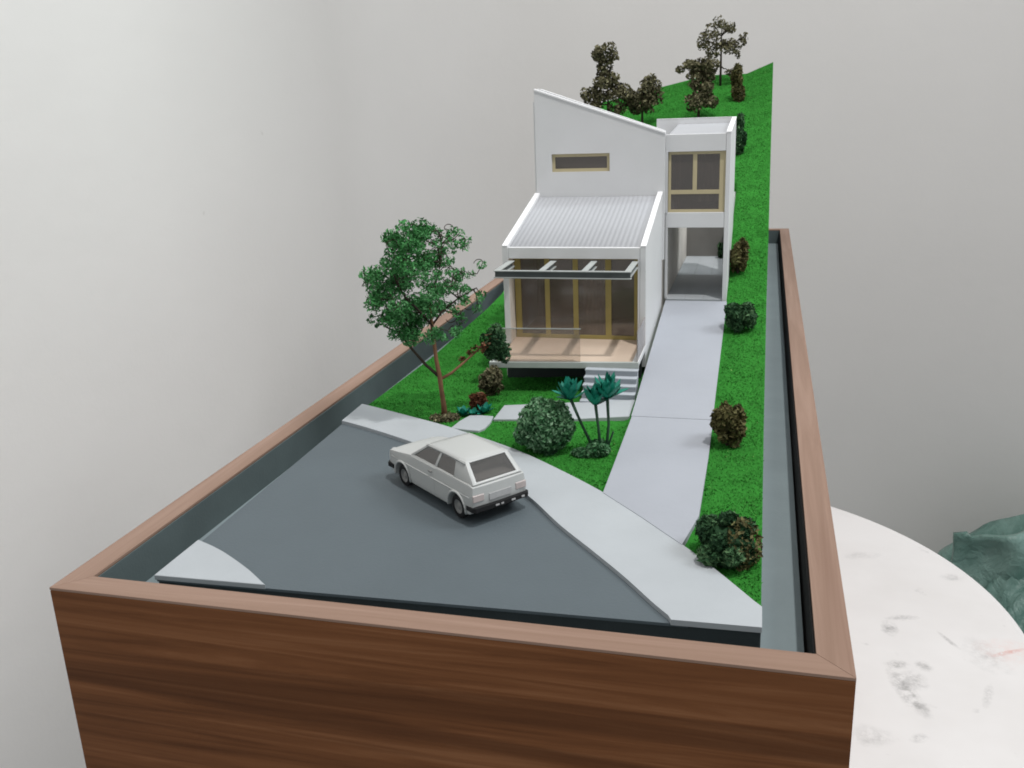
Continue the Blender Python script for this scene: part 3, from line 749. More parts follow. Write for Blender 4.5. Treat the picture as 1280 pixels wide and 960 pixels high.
# ------------------------------------------------------------------ car
K = 0.0694
def car():
    pr = Vector((.4629, .3284)); pf = Vector((.332, .4336))
    fwd = (pf - pr).normalized(); lf = Vector((-fwd.y, fwd.x))
    wd = 0.69
    pr, pf = pr.lerp(pf, .02), pf.lerp(pr, .02)
    K = (pf - pr).length / 2.40
    ro = pr - lf * (wd * K)      # rear axle centre (left wheel outer face is the measured contact)
    zg = zr(ro.x, ro.y) + 0.0006
    root = thing('car', (ro.x, ro.y, zg), 'small white two-door hatchback toy car parked at the kerb', 'car')
    root.rotation_euler.z = math.atan2(fwd.y, fwd.x)
    ORG[root] = Vector((0, 0, 0))
    def B(mb, name, m, parent=None, **k):
        mb.v = [(x * K, y * K, z * K) for x, y, z in mb.v]
        return mb.build(name, m, parent or root, **k)
    zb = .23
    def arch(cx, r=.345, cz=.29):
        a0 = math.asin((zb - cz) / r)
        return [(cx + r * math.cos(PI - a0 - (PI - 2 * a0) * i / 12), cz + r * math.sin(PI - a0 - (PI - 2 * a0) * i / 12)) for i in range(13)]
    prof = [(-.56, .34), (-.50, zb + .03)] + [(-.37, zb)] + arch(0) + arch(2.4) + [(2.85, zb), (3.03, .29), (3.10, .44), (3.12, .62), (3.095, .755), (2.90, .805), (2.10, .925), (2.02, .935), (.5, .945), (-.45, .935), (-.585, .895), (-.61, .62), (-.60, .42)]
    def hw(x, z):
        h = .765
        if z > .66: h -= (z - .66) / .28 * .045
        if z < .35: h -= (.35 - z) / .12 * .015
        if x > 2.6: h -= ((x - 2.6) / .52) ** 2 * .055
        if x < -.3: h -= ((-.3 - x) / .3) ** 2 * .03
        return h
    n = len(prof)
    bm = bmesh.new()
    va = [bm.verts.new((x, -1.0, z)) for x, z in prof]; vb = [bm.verts.new((x, 1.0, z)) for x, z in prof]
    bm.faces.new(va[::-1]); bm.faces.new(vb)
    for i in range(n): bm.faces.new((va[i], va[(i + 1) % n], vb[(i + 1) % n], vb[i]))
    for co, no in [((x, 0, 0), (1, 0, 0)) for x in (-.48, -.38, -.3, .5, 1.2, 1.9, 2.6, 2.75, 2.9, 3.0)] + [((0, 0, z), (0, 0, 1)) for z in (.35, .5, .66, .74, .82, .88)] + [((0, y, 0), (0, 1, 0)) for y in (-.9, -.6, -.3, 0, .3, .6, .9)]:
        bmesh.ops.bisect_plane(bm, geom=bm.verts[:] + bm.edges[:] + bm.faces[:], plane_co=co, plane_no=no)
    bmesh.ops.remove_doubles(bm, verts=bm.verts[:], dist=1e-4)
    for v in bm.verts:
        x, s_, z = v.co
        crown = 1 - s_ * s_
        dzv = .022 * crown if z > .72 and x > 2.0 else 0
        dxv = .025 * crown * (1 if x > 3.0 else -1 if x < -.55 else 0)
        v.co = Vector((x + dxv, s_ * hw(x, z), z + dzv)) * K
    es = [e for e in bm.edges if len(e.link_faces) == 2 and e.calc_face_angle(0) > 0.6]
    bmesh.ops.recalc_face_normals(bm, faces=bm.faces[:])
    bmesh.ops.bevel(bm, geom=es, offset=.030 * K, offset_type='OFFSET', segments=3, profile=0.5, affect='EDGES', clamp_overlap=True)
    mb = MB(); bm.verts.index_update()
    mb.v = [tuple(v.co) for v in bm.verts]; mb.f = [tuple(v.index for v in f.verts) for f in bm.faces]; bm.free()
    body = mb.build('body', CARW, root, angle=0.62)
    # greenhouse: base ring and roof ring
    bw, rw, zb2, zt = .705, .575, .935, 1.375
    P = {'wf': (2.03, bw, zb2), 'wr': (-.50, bw - .03, .925), 'rf': (1.36, rw, zt - .015), 'rr': (-.10, rw - .01, zt - .02)}
    def side(s, x, f):   # point on the greenhouse side at longitudinal x(base), x(roof) mix f
        pass
    def pt(xb, xt, f, s, inset=0):
        yb_ = bw - (.03 if xb < 0 else 0); yt_ = rw
        zb_ = zb2 if xb > -.3 else .925
        return Vector((xb + (xt - xb) * f, s * (yb_ + (yt_ - yb_) * f - inset), zb_ + (zt - .02 - zb_) * f))
    # roof: gently crowned panel
    vs, fs = [], []
    nx, ny2 = 10, 8
    for th in (0, 1):
        for i in range(nx + 1):
            u = i / nx
            x = -.16 + (1.44 + .16) * u
            for j in range(ny2 + 1):
                v = -1 + 2 * j / ny2
                z = zt + .045 * (1 - v ** 4) * (1 - (2 * u - 1) ** 4 * .8) - .022 * abs(2 * u - 1) ** 3 - th * .045 - .02
                vs.append((x, v * (rw + .028), z))
    q = (nx + 1) * (ny2 + 1)
    for th in (0, 1):
        for i in range(nx):
            for j in range(ny2):
                b0 = th * q + i * (ny2 + 1) + j
                fs.append((b0, b0 + 1, b0 + ny2 + 2, b0 + ny2 + 1))
    for i in range(nx):
        for j in (0, ny2):
            b0 = i * (ny2 + 1) + j; fs.append((b0, b0 + ny2 + 1, q + b0 + ny2 + 1, q + b0))
    for j in range(ny2):
        for i in (0, nx):
            b0 = i * (ny2 + 1) + j; fs.append((b0, b0 + 1, q + b0 + 1, q + b0))
    B(MB().add(vs, fs), 'roof', CARW, smooth=True)
    # pillars as slabs on the side plane
    def slab(quad, s, thick=.05):
        inn = [Vector((p.x, p.y - s * thick, p.z)) for p in quad]
        return MB().hexa(quad + inn)
    for s in (1, -1):
        A = [pt(2.06, 1.40, 0, s), pt(1.93, 1.30, 0, s), pt(1.93, 1.30, 1, s), pt(2.06, 1.40, 1, s)]
        B(slab(A, s), 'pillar', CARW, bevel=.014 * K, seg=2, angle=0.7)
        Bp = [pt(1.00, .84, 0, s), pt(.90, .745, 0, s), pt(.90, .745, 1, s), pt(1.00, .84, 1, s)]
        B(slab(Bp, s), 'pillar', CARW, bevel=.014 * K, seg=2, angle=0.7)
        Cp = [pt(.16, .22, 0, s), pt(-.54, -.13, 0, s), pt(-.54, -.13, 1, s), pt(.16, .22, 1, s)]
        B(slab(Cp, s), 'pillar', CARW, bevel=.014 * K, seg=2, angle=0.7)
        # side glass
        for (a, b, c, d) in ((1.93, 1.30, 1.00, .84), (.90, .745, .16, .22)):
            gq = [pt(a, b, .03, s, .018), pt(c, d, .03, s, .018), pt(c, d, .97, s, .018), pt(a, b, .97, s, .018)]
            B(slab(gq, s, .008), 'side_window', CARG)
        # window sill rail
        rq = [pt(1.95, 1.32, -.015, s, -.006), pt(.17, .23, -.015, s, -.006), pt(.17, .23, .05, s, -.004), pt(1.95, 1.32, .05, s, -.004)]
        B(slab(rq, s, .03), 'sill', CARW)
        # door panel with a groove round it
        yq = .792
        def sd(x, z, o=.010): return (x, s * (hw(x, z) + o), z)
        do = MB()
        quad = [(.93, .30), (2.02, .34), (2.00, .62), (1.98, .915), (.91, .925), (.91, .62)]
        vs = [sd(x, z) for x, z in quad] + [sd(x, z, -.02) for x, z in quad]
        m_ = len(quad)
        do.add(vs, [tuple(range(m_)), tuple(range(m_, 2 * m_))[::-1]] + [(i, m_ + i, m_ + (i + 1) % m_, (i + 1) % m_) for i in range(m_)])
        dr = B(do, 'door', CARW, bevel=.006 * K, seg=1)
        hd = MB().box(1.02, 1.15, s * .752 - .02, s * .752 + .02, .80, .825)
        hd.v = [(x, y + s * .012, z) for x, y, z in hd.v]
        B(hd, 'handle', RIMM, dr)
        # belt crease
        B(MB().tube([sd(2.95, .66, .004), sd(2.0, .665, .006), sd(1.0, .665, .006), sd(-.5, .66, .004)], .014, 6), 'crease', CARW, smooth=True)
        # arch flares
        for cx in (0, 2.4):
            pts = [(cx + .365 * math.cos(a), s * .800, .29 + .365 * math.sin(a)) for a in [math.radians(-8 + 196 * i / 16) for i in range(17)]]
            pts = [(x, s * (hw(x, z) + .008), z) for x, y, z in pts]
            B(MB().tube(pts, .030, 8), 'wheel_arch', CARW, smooth=True)
        # wheels
        for cx in (0, 2.4):
            rw_, wr = .28, .16
            vs, fs = [], []
            k = 28
            prf = [(.17, .0), (.245, .0), (.272, .02), (.28, .05), (.28, .12), (.27, .15), (.17, .16)]
            yo = s * .735
            for r_, d in prf:
                vs += [(cx + r_ * math.cos(2 * PI * j / k), yo - s * d, .28 + r_ * math.sin(2 * PI * j / k)) for j in range(k)]
            fs = [(i * k + j, i * k + (j + 1) % k, (i + 1) * k + (j + 1) % k, (i + 1) * k + j) for i in range(len(prf) - 1) for j in range(k)]
            wobj = empty('wheel', parent=root)
            B(MB().add(vs, fs), 'tyre', RUBBER, wobj, smooth=True)
            vs = []
            prf = [(.0, .035), (.05, .03), (.06, .045), (.13, .05), (.15, .02), (.172, .012), (.172, .06)]
            for r_, d in prf:
                vs += [(cx + max(r_, .001) * math.cos(2 * PI * j / k), yo - s * d, .28 + max(r_, .001) * math.sin(2 * PI * j / k)) for j in range(k)]
            fs = [(i * k + j, i * k + (j + 1) % k, (i + 1) * k + (j + 1) % k, (i + 1) * k + j) for i in range(len(prf) - 1) for j in range(k)]
            B(MB().add(vs, fs), 'rim', RIMM, wobj, smooth=True)
    # rear hatch: frame and glass between rear corners
    def rp(f, v, out=0):   # f up, v across -1..1
        a, b = Vector((-.555, 0, .93)), Vector((-.135, 0, zt - .02))
        p = a + (b - a) * f; wv = (bw - .035) + (rw - (bw - .035)) * f
        nrm = Vector((-(b - a).z, 0, (b - a).x)).normalized()
        return Vector((p.x, v * wv, p.z)) + nrm * out
    o_ = [(0, -1), (0, 1), (1, 1), (1, -1)]; h_ = [(.10, -.82), (.10, .82), (.91, .83), (.91, -.83)]
    vs = [rp(f, v, .012) for f, v in o_] + [rp(f, v, .012) for f, v in h_] + [rp(f, v, -.03) for f, v in o_] + [rp(f, v, -.03) for f, v in h_]
    fs = []
    for i in range(4):
        j = (i + 1) % 4
        fs += [(i, j, 4 + j, 4 + i), (8 + i, 12 + i, 12 + j, 8 + j), (i, 8 + i, 8 + j, j), (4 + i, 4 + j, 12 + j, 12 + i)]
    B(MB().add(vs, fs), 'hatch', CARW, bevel=.012 * K, seg=2, angle=0.7)
    B(MB().hexa([rp(f, v, -.008) for f, v in h_] + [rp(f, v, -.014) for f, v in h_]), 'rear_window', CARG)
    # windscreen
    wq = [Vector((2.03, -.68, .945)), Vector((2.03, .68, .945)), Vector((1.40, .555, 1.34)), Vector((1.40, -.555, 1.34))]
    B(MB().hexa(wq + [p - Vector((.02, 0, .02)) for p in wq]), 'windscreen', CARG)
    # seats inside
    for x, s in ((1.05, .33), (1.05, -.33)):
        B(MB().box(x - .16, x, s - .24, s + .24, .75, 1.18), 'seat', SEATM, bevel=.03 * K)
    B(MB().box(.05, .22, -.62, .62, .75, 1.12), 'seat', SEATM, bevel=.03 * K)
    B(MB().box(-.40, 1.95, -.68, .68, .946, .952), 'cabin_floor', SEATM)
    B(MB().box(-.42, 2.95, -.56, .56, .18, .60), 'underbody', RUBBER)
    # bumpers, lamps, plate
    def bumper(x, sgn, z):
        pts = [(x - sgn * .30, .765, z), (x - sgn * .08, .775, z), (x, .70, z), (x + sgn * .02, 0, z), (x, -.70, z), (x - sgn * .08, -.775, z), (x - sgn * .30, -.765, z)]
        m = MB()
        vs = []
        for px, py, pz in pts:
            vs += [(px - sgn * .09, py * .93, pz - .055), (px + sgn * .045, py * 1.01, pz - .05), (px + sgn * .045, py * 1.01, pz + .05), (px - sgn * .09, py * .93, pz + .055)]
        k = len(pts)
        fs = [(4 * i + a, 4 * i + (a + 1) % 4, 4 * i + 4 + (a + 1) % 4, 4 * i + 4 + a) for i in range(k - 1) for a in range(4)] + [(0, 1, 2, 3), (4 * k - 4, 4 * k - 3, 4 * k - 2, 4 * k - 1)]
        return B(m.add(vs, fs), 'bumper', RUBBER)
    br = bumper(-.66, -1, .40); bumper(3.12, 1, .40)
    for y0, y1 in ((.10, .20), (-.02, .05), (-.34, -.24), (-.60, -.52)):
        B(MB().box(-.735, -.715, y0, y1, .385, .42), 'mark', PLATE, br)
    for s in (1, -1):
        B(MB().box(-.635, -.55, s * .58 - .15, s * .58 + .15, .56, .72), 'tail_light', TAIL, bevel=.01 * K, seg=1)
        hl = MB().tube([(3.07, s * .56, .66), (3.145, s * .56, .66)], .11, 20)
        B(hl, 'headlight', PLATE)
    B(MB().box(-.650, -.60, -.30, .30, .53, .68), 'number_plate', PLATE)
    B(MB().box(3.10, 3.14, -.44, .44, .58, .75), 'grille', RUBBER)
car()

# ------------------------------------------------------------------ foliage helpers
def leaves(clumps, n, size, seed, flat=0.0, shell=0.5, aspect=1.0):
    """many small bent flakes spread through ellipsoids (x,y,z,rx,ry,rz,weight) -> MB, tone"""
    r = np.random.default_rng(seed)
    C = np.array(clumps, dtype=float)
    wgt = C[:, 6] * (C[:, 3] * C[:, 4] * C[:, 5]) ** 0.72
    idx = r.choice(len(C), n, p=wgt / wgt.sum())
    d = r.normal(size=(n, 3)); d /= np.linalg.norm(d, axis=1)[:, None]
    rad = r.random(n) ** (1 / (3 + 6 * shell))
    p = C[idx, :3] + d * rad[:, None] * C[idx, 3:6]
    nrm = d * 0.8 + r.normal(size=(n, 3)) * 0.8; nrm /= np.linalg.norm(nrm, axis=1)[:, None]
    a = np.cross(nrm, r.normal(size=(n, 3))); a /= np.linalg.norm(a, axis=1)[:, None]
    b = np.cross(nrm, a)
    s = size * (0.55 + 0.9 * r.random(n))[:, None]
    v0 = p - a * s * aspect; v1 = p + b * s * 0.6 + nrm * s * 0.25; v2 = p + a * s * aspect; v3 = p - b * s * 0.6 + nrm * s * 0.2
    V = np.stack([v0, v1, v2, v3], 1).reshape(-1, 3)
    F = np.arange(4 * n).reshape(-1, 4)
    tone = np.clip(0.42 + 0.22 * r.normal(size=n) + 0.12 * r.normal(size=len(C))[idx], 0, 1)
    mb = MB(); mb.v = V.tolist(); mb.f = F.tolist()
    return mb, np.repeat(tone, 4)

def blob(cx, cy, cz, rx, ry, rz, seed, lumps=0.18, k=2):
    """irregular core so that a dense crown is not see-through"""
    bm = bmesh.new(); bmesh.ops.create_icosphere(bm, subdivisions=3, radius=1)
    mb = MB(); vs = []
    for v in bm.verts:
        f = 1 + lumps * noise.noise(v.co * k * 1.5 + Vector((seed, 0, 0))) + 0.5 * lumps * noise.noise(v.co * k * 4 + Vector((0, seed, 0)))
        vs.append((cx + v.co.x * rx * f, cy + v.co.y * ry * f, cz + v.co.z * rz * f))
    fs = [tuple(v.index for v in f.verts) for f in bm.faces]; bm.free()
    return mb.add(vs, fs)

def lumpy_clumps(cx, cy, cz, rx, ry, rz, n, seed, frac=0.42):
    r = random.Random(seed); out = []
    for i in range(n):
        d = Vector((r.gauss(0, 1), r.gauss(0, 1), r.gauss(0, 1))).normalized()
        q = r.uniform(0.45, 0.78)
        f = frac * r.uniform(0.7, 1.2)
        out.append((cx + d.x * rx * q, cy + d.y * ry * q, max(cz - rz * 0.8, cz + d.z * rz * q), rx * f, ry * f, rz * f, 1.0))
    return out

def bush(name, cx, cy, rx, ry, rz, label, m, seed, n=4200, size=0.0042, lift=0.75, core=True, group=None, cat='bush', zg=None, extra=None):
    zg = ground(cx, cy) if zg is None else zg
    root = thing(name, (cx, cy, zg), label, cat, group)
    cz = zg + rz * lift
    rd = name == 'globe_bush'
    cl = lumpy_clumps(cx, cy, cz, rx, ry, rz, 30, seed, .30) if rd else lumpy_clumps(cx, cy, cz, rx * 1.05, ry * 1.05, rz * 1.05, 22, seed, .34)
    mb, tone = leaves(cl + ([(cx, cy, cz, rx * .86, ry * .86, rz * .86, 1.6)] if rd else []), n if rd else int(n * 1.25), size if rd else size * .88, seed, shell=0.9 if rd else 0.35, aspect=1 if rd else 1.3)
    mb.build('foliage', m, root, tone=tone, fix=False)
    if core:
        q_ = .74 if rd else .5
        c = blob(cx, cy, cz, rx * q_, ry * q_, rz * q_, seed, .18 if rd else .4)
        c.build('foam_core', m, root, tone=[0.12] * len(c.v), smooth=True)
    if extra:
        ex = extra
        mb, tone = leaves([(cx + ex[0], cy + ex[1], cz + ex[2], ex[3], ex[4], ex[5], 1)], n // 13, size * .9, seed + 1, shell=.9)
        mb.build('olive_foliage', L_RUST, root, tone=tone, fix=False)
    MB().tube([(cx, cy, zg - .006), (cx, cy, zg + rz * .5)], [.004, .003], 6).build('stem', BARKD, root)
    return root

def grow(attract, trunk_nodes, r, tip=0.0008, base=0.0042, bend=0.25, kink=0.006):
    """joins each attractor to the nearest node by a kinked twig; returns list of (points, radii)"""
    nodes = [(Vector(p), 0) for p in trunk_nodes]; out = []
    rest = [Vector(a) for a in attract]
    c0 = nodes[-1][0]
    rest.sort(key=lambda a: min((a - q[0]).length for q in nodes))
    for a in rest:
        bi = min(range(len(nodes)), key=lambda i: (nodes[i][0] - a).length + 0.010 * nodes[i][1])
        s, lv = nodes[bi]
        pts = [s]
        m = max(2, int((a - s).length / 0.016))
        for i in range(1, m + 1):
            t_ = i / m
            q = s.lerp(a, t_) + Vector((r.gauss(0, kink), r.gauss(0, kink), r.gauss(0, kink) + bend * 0.02 * math.sin(PI * t_))) * (1 if i < m else 0.3)
            pts.append(q); nodes.append((q, lv + 1))
        rb = max(tip * 1.3, base * (0.62 ** (lv + 1)))
        out.append((pts, [rb + (tip - rb) * i / (len(pts) - 1) for i in range(len(pts))]))
    return out

# ------------------------------------------------------------------ large tree on the front lawn
def big_tree():
    r = random.Random(5)
    bx, by = .2877, .7641
    bz = ground(bx, by)
    root = thing('broadleaf_tree', (bx, by, bz), 'tall green wire tree with red-brown trunk beside the left pavement', 'tree')
    # right and depth axes roughly across the view
    def P(px, dz, dep=0):   # px: offset across (view right), dep: towards back
        return (bx + px * .966 - dep * .25, by + px * .25 + dep * .966, bz + dz)
    trunk = [P(.002, -.004), P(.001, .03), P(-.002, .062), P(-.003, .083), P(-.008, .12), P(-.010, .155), P(-.012, .19), P(-.014, .23)]
    MB().tube(trunk, [.0068, .0052, .0046, .0050, .0040, .0038, .0034, .0024], 9).build('trunk', BARK, root, smooth=True)
    limbs = [[P(-.004, .086), P(-.03, .112), P(-.055, .145), P(-.075, .175), P(-.105, .192)],
             [P(-.003, .080), P(.02, .090, .01), P(.045, .108, .02), P(.068, .124, .035), P(.092, .145, .04)],
             [P(-.012, .19), P(.01, .215, .02), P(.04, .235, .03), P(.07, .25, .035)],
             [P(-.012, .19), P(-.03, .22, -.02), P(-.055, .25, -.03), P(-.07, .28, -.03)],
             [P(-.014, .23), P(.0, .27, -.01), P(.012, .31, .0), P(.015, .345, .01)]]
    for l, rr in zip(limbs, (.0036, .0032, .0022, .0026, .0026)):
        MB().tube(l, [rr * (1 - .14 * i) for i in range(len(l))], 7).build('branch', BARK if l is limbs[1] else BARKD, root, smooth=True)
    nodes = trunk[4:] + [q for l in (limbs[0], limbs[2], limbs[3], limbs[4]) for q in l[1:]]
    # crown volume
    att = []
    while len(att) < 170:
        u, v, d = r.uniform(-1, 1), r.uniform(-1, 1), r.uniform(-1, 1)
        if u * u + v * v + d * d > 1: continue
        if u * u + v * v + d * d < .10: continue
        if noise.noise(Vector((u * 2.3, v * 2.3, d * 1.2)) + Vector((4.1, 2.2, 9))) < -.27: continue
        px = -.017 + u * .121; dz = .270 + v * .122; dp = d * .10
        if px > .012 and dz < .35 and r.random() < .62: continue   # sparse right-hand side
        if v < -.75 and -.05 < px < .06: continue
        att.append(P(px, dz, dp))
    tw = grow(att, nodes, r, tip=.0007, base=.0030)
    mb = MB()
    for pts, rd in tw: mb.tube(pts, rd, 4, cap=False)
    # wiry loops at the outline
    for a in att:
        if r.random() < .55:
            a = Vector(a); d = Vector((r.gauss(0, 1), r.gauss(0, 1), r.gauss(0, 1))).normalized(); e = d.orthogonal().normalized()
            rr = r.uniform(.006, .013)
            mb.tube([a + (d * math.cos(t_) + e * math.sin(t_)) * rr - d * rr for t_ in [i * .55 for i in range(8)]], .0008, 4, cap=False)
    tag(mb.build('twigs', BARKD, root, fix=False), kind='stuff')
    cl = []
    for pts, rd in tw:
        e = pts[-1]
        local = (e - Vector(P(0, 0))).dot(Vector((.966, .25, 0)))
        s_ = 1.0 if local < -.005 else .62
        cl.append((e.x, e.y, e.z, .019 * s_, .019 * s_, .014 * s_, 1))
        if len(pts) > 3:
            q = pts[len(pts) // 2]
            cl.append((q.x, q.y, q.z, .013 * s_, .013 * s_, .011 * s_, 1))
    mb, tone = leaves(cl, 14500, .0027, 21, shell=0.1, aspect=1.5)
    mb.build('crown', L_TREE, root, tone=tone, fix=False)
    # leafy tuft at the tip of the low right branch
    e = limbs[1][-1]
    cl = lumpy_clumps(e[0] + .020, e[1] + .012, e[2] - .010, .036, .03, .042, 12, 4, .5)
    tw2 = grow([c[:3] for c in cl], limbs[1][2:], r, tip=.0007, base=.002)
    mb = MB()
    for pts, rd in tw2: mb.tube(pts, rd, 4, cap=False)
    tag(mb.build('twigs', BARK, root, fix=False), kind='stuff')
    mb, tone = leaves(cl, 2600, .0036, 8, shell=.3)
    mb.build('tuft', L_DARK, root, tone=tone, fix=False)
    cl = [(limbs[1][3][0] + q, limbs[1][3][1], limbs[1][3][2] + .55 * q + .004 * (i % 3), .009, .010, .008, 1) for i, q in enumerate((-.028, -.012, .0, .012, .020))]
    mb, tone = leaves(cl, 150, .0034, 9, shell=0)
    mb.build('dry_leaves', L_RED, root, tone=tone, fix=False)
big_tree()

# ------------------------------------------------------------------ trees on the hill
def hill_tree(x, y, hgt, parts, label, seed, m=L_OLIVE, n=2600, size=.0062, trunk_r=.0055, lean=0.0, base=None):
    """parts: (dx, dz, rx, rz) foam clumps across the view"""
    r = random.Random(seed)
    zg = ground(x, y)
    root = thing('hill_tree', (x, y, zg), label, 'tree', 'dark trees on the hill')
    top = max(p[1] for p in parts)
    tr = [(x, y, zg - .008), (x + lean * .3, y, zg + hgt * .3), (x + lean * .7, y + .004, zg + hgt * .6), (x + lean, y, zg + hgt * .92)]
    MB().tube(tr, [trunk_r, trunk_r * .8, trunk_r * .55, trunk_r * .25], 7).build('trunk', BARKD, root, smooth=True)
    cl = []; att = []
    for dx, dz, rx, rz in parts:
        c = lumpy_clumps(x + dx, y, zg + dz, rx, rx, rz, 10, seed + int(1000 * dx) + int(977 * dz), .46)
        cl += c; att += [q[:3] for q in c[:5]]
    nodes = []
    for a, b in zip(tr[1:], tr[2:]): nodes += [Vector(a).lerp(Vector(b), q) for q in (0, .5)]
    tw = grow(att, nodes, r, tip=.0014, base=.005, kink=.004)
    mb = MB()
    for pts, rd in tw: mb.tube(pts, rd, 5, cap=False)
    tag(mb.build('twigs', BARKD, root, fix=False), kind='stuff')
    mb, tone = leaves(cl, n, size, seed, shell=.5)
    mb.build('crown', m, root, tone=tone, fix=False)
    return root
HILL = []
hill_tree(.290, 2.84, .33, [(-.005, .335, .052, .040), (-.012, .285, .034, .030), (.000, .225, .058, .046), (.040, .190, .050, .040), (-.055, .175, .052, .05), (-.065, .115, .045, .05), (.035, .130, .035, .03)], 'tallest dark olive foam tree above the sloping gable top', 31, n=4600)
hill_tree(.418, 2.88, .20, [(-.024, .120, .058, .050), (.030, .160, .045, .040), (.0, .085, .05, .035), (.05, .12, .03, .03)], 'small round dark olive tree standing alone on the hill crest', 32, n=2900)
hill_tree(.643, 2.74, .23, [(-.035, .170, .045, .035), (.02, .180, .050, .045), (.005, .120, .045, .04), (-.01, .06, .040, .04), (.040, .07, .035, .035)], 'dark bushy tree on the hill directly behind the carport roof', 33, n=3600)
hill_tree(.700, 3.14, .25, [(-.065, .175, .04, .035), (0, .215, .060, .045), (.02, .150, .055, .035), (-.035, .13, .03, .03), (.085, .175, .018, .03), (.055, .045, .035, .024), (.06, .12, .02, .02)], 'sparse wiry dark tree at the top of the hill', 34, n=1900, size=.0056)

# ------------------------------------------------------------------ bushes and plants
bush('globe_bush', .5290, .617, .0575, .057, .056, 'large round grey-green bush beside the pavement in front of the steps', L_BALL, 41, n=9000, size=.0040, lift=.80)
bush('bush', .855, .260, .0435, .046, .037, 'dark green bush with olive right side at the pavement end of the driveway', L_DARK, 42, n=6000, size=.0040, lift=.85, extra=(.022, -.004, -.002, .027, .036, .034))
bush('bush', .8425, .668, .029, .034, .044, 'rusty olive shrub on the grass strip halfway up the driveway', L_RUST, 43, n=3400, size=.0045, lift=.85)
bush('bush', .8455, 1.225, .037, .040, .036, 'round dark green bush near the top of the driveway ramp', L_DARK, 44, n=4200, size=.0046, lift=.85)
bush('bush', .8300, 1.560, .023, .028, .052, 'rusty brown shrub against the right side of the carport wall', L_RUST, 45, n=2600, size=.0055, lift=.8)
bush('bush', .8030, 2.34, .022, .03, .075, 'narrow dark shrub peeping out behind the upper carport corner', L_DARK, 46, n=1800, size=.006, lift=.8)
bush('bush', .775, 2.93, .026, .028, .075, 'upright rusty shrub on the hill right of the dark trees', L_RUST, 47, n=2200, size=.0062, lift=.8)
bush('bush', .365, 2.74, .075, .04, .038, 'low dark olive shrub spreading along the gable roof edge', L_OLIVE, 48, n=2600, size=.0062, lift=.8)
bush('bush', .455, 2.70, .062, .04, .032, 'low dark green shrub behind the lower end of the gable', L_DARK, 49, n=2200, size=.0062, lift=.8)
bush('bush', .235, 2.78, .055, .04, .060, 'dense olive shrub left of the tallest hill tree', L_OLIVE, 50, n=2400, size=.0062, lift=.8)
bush('bush', .775, 2.03, .018, .018, .030, 'tiny dark bush at the back of the carport floor', L_DARK, 51, n=900, size=.005, lift=.85, zg=.0985)
bush('bush', .3430, .918, .026, .020, .034, 'dark brownish shrub under the left front corner of the deck', L_OLIVE, 52, n=1100, size=.0044, lift=.9, core=False)
bush('bush', .345, .815, .018, .016, .020, 'small red-brown tuft plant between the tree and the path slabs', L_RED, 53, n=700, size=.004, lift=1.0, core=False)
bush('bush', .2885, .757, .034, .030, .010, 'low brown flakes standing in for shading around the foot of the tall tree', L_OLIVE, 54, n=800, size=.0034, lift=.35, core=False)  # sparse dark flakes put in for the shading round the trunk

def leaf_blade(base, dirv, ln, wd, curl=.3):
    base = Vector(base); d = Vector(dirv).normalized(); side = d.cross(Vector((0, 0, 1)))
    if side.length < .05: side = Vector((1, 0, 0))
    side.normalize(); nrm = side.cross(d)
    vs = []; k = 6
    for i in range(k + 1):
        t_ = i / k
        wv = wd * math.sin(PI * min(.97, .16 + .80 * t_)) ** .8 if i < k else wd * .04
        c = base + d * ln * t_ + nrm * (-curl * ln * t_ * t_)
        vs += [c - side * wv, c + nrm * wv * -.35, c + side * wv]
    fs = []
    for i in range(k):
        for j in (0, 1):
            b0 = 3 * i + j; fs.append((b0, b0 + 1, b0 + 4, b0 + 3))
    n = len(vs)
    vs += [v + nrm * .0006 for v in vs]; fs += [tuple(n + q for q in f)[::-1] for f in fs]
    return MB().add(vs, fs)

def rosette_plant():
    r = random.Random(3)
    bx, by = .622, .600; bz = ground(bx, by)
    root = thing('rosette_plant', (bx, by, bz), 'teal plant with three leaf rosettes on thin dark stalks before the steps', 'plant')
    heads = [((-.046, .010, .102), .039, 34, .27), ((.000, .000, .098), .038, 26, .22), ((.019, .012, .106), .044, 38, .30)]
    for i, (h, ln, n, spread) in enumerate(heads):
        hp = Vector((bx + h[0], by + h[1], bz + h[2]))
        b0 = Vector((bx + (.004, .010, .017)[i], by, bz - .004))
        mid = b0.lerp(hp, .5) + Vector((.004 * (i - 1), 0, .006))
        st = MB().tube([b0, mid, hp], [.0030, .0024, .0030], 7).build('stalk', STALK, root, smooth=True)
        for q in range(n):
            a = 2 * PI * q / n * (2 if q % 2 else 1) + r.uniform(-.3, .3); up = r.uniform(.3, 1.6) if q % 2 else r.uniform(1.2, 3.8)
            if i == 1 and q % 2 == 0: up = 2.4
            leaf_blade(hp - Vector((0, 0, .004)), (math.cos(a), math.sin(a), up), ln * r.uniform(.6, 1.1), r.uniform(.0048, .0085), r.uniform(-.45, .25)).build('leaf', TEAL, st, smooth=True)
    st = MB().tube([(bx + .014, by + .004, bz - .004), (bx + .030, by + .006, bz + .044)], [.0024, .0016], 6).build('stalk', STALK, root)
    cl = [(bx + .004, by + .004, bz + .012, .020, .018, .016, 1), (bx - .022, by - .006, bz + .006, .020, .012, .008, 1)]
    mb, tone = leaves(cl, 900, .0042, 77)
    mb.build('ground_foliage', L_BALL, root, tone=tone, fix=False)
rosette_plant()

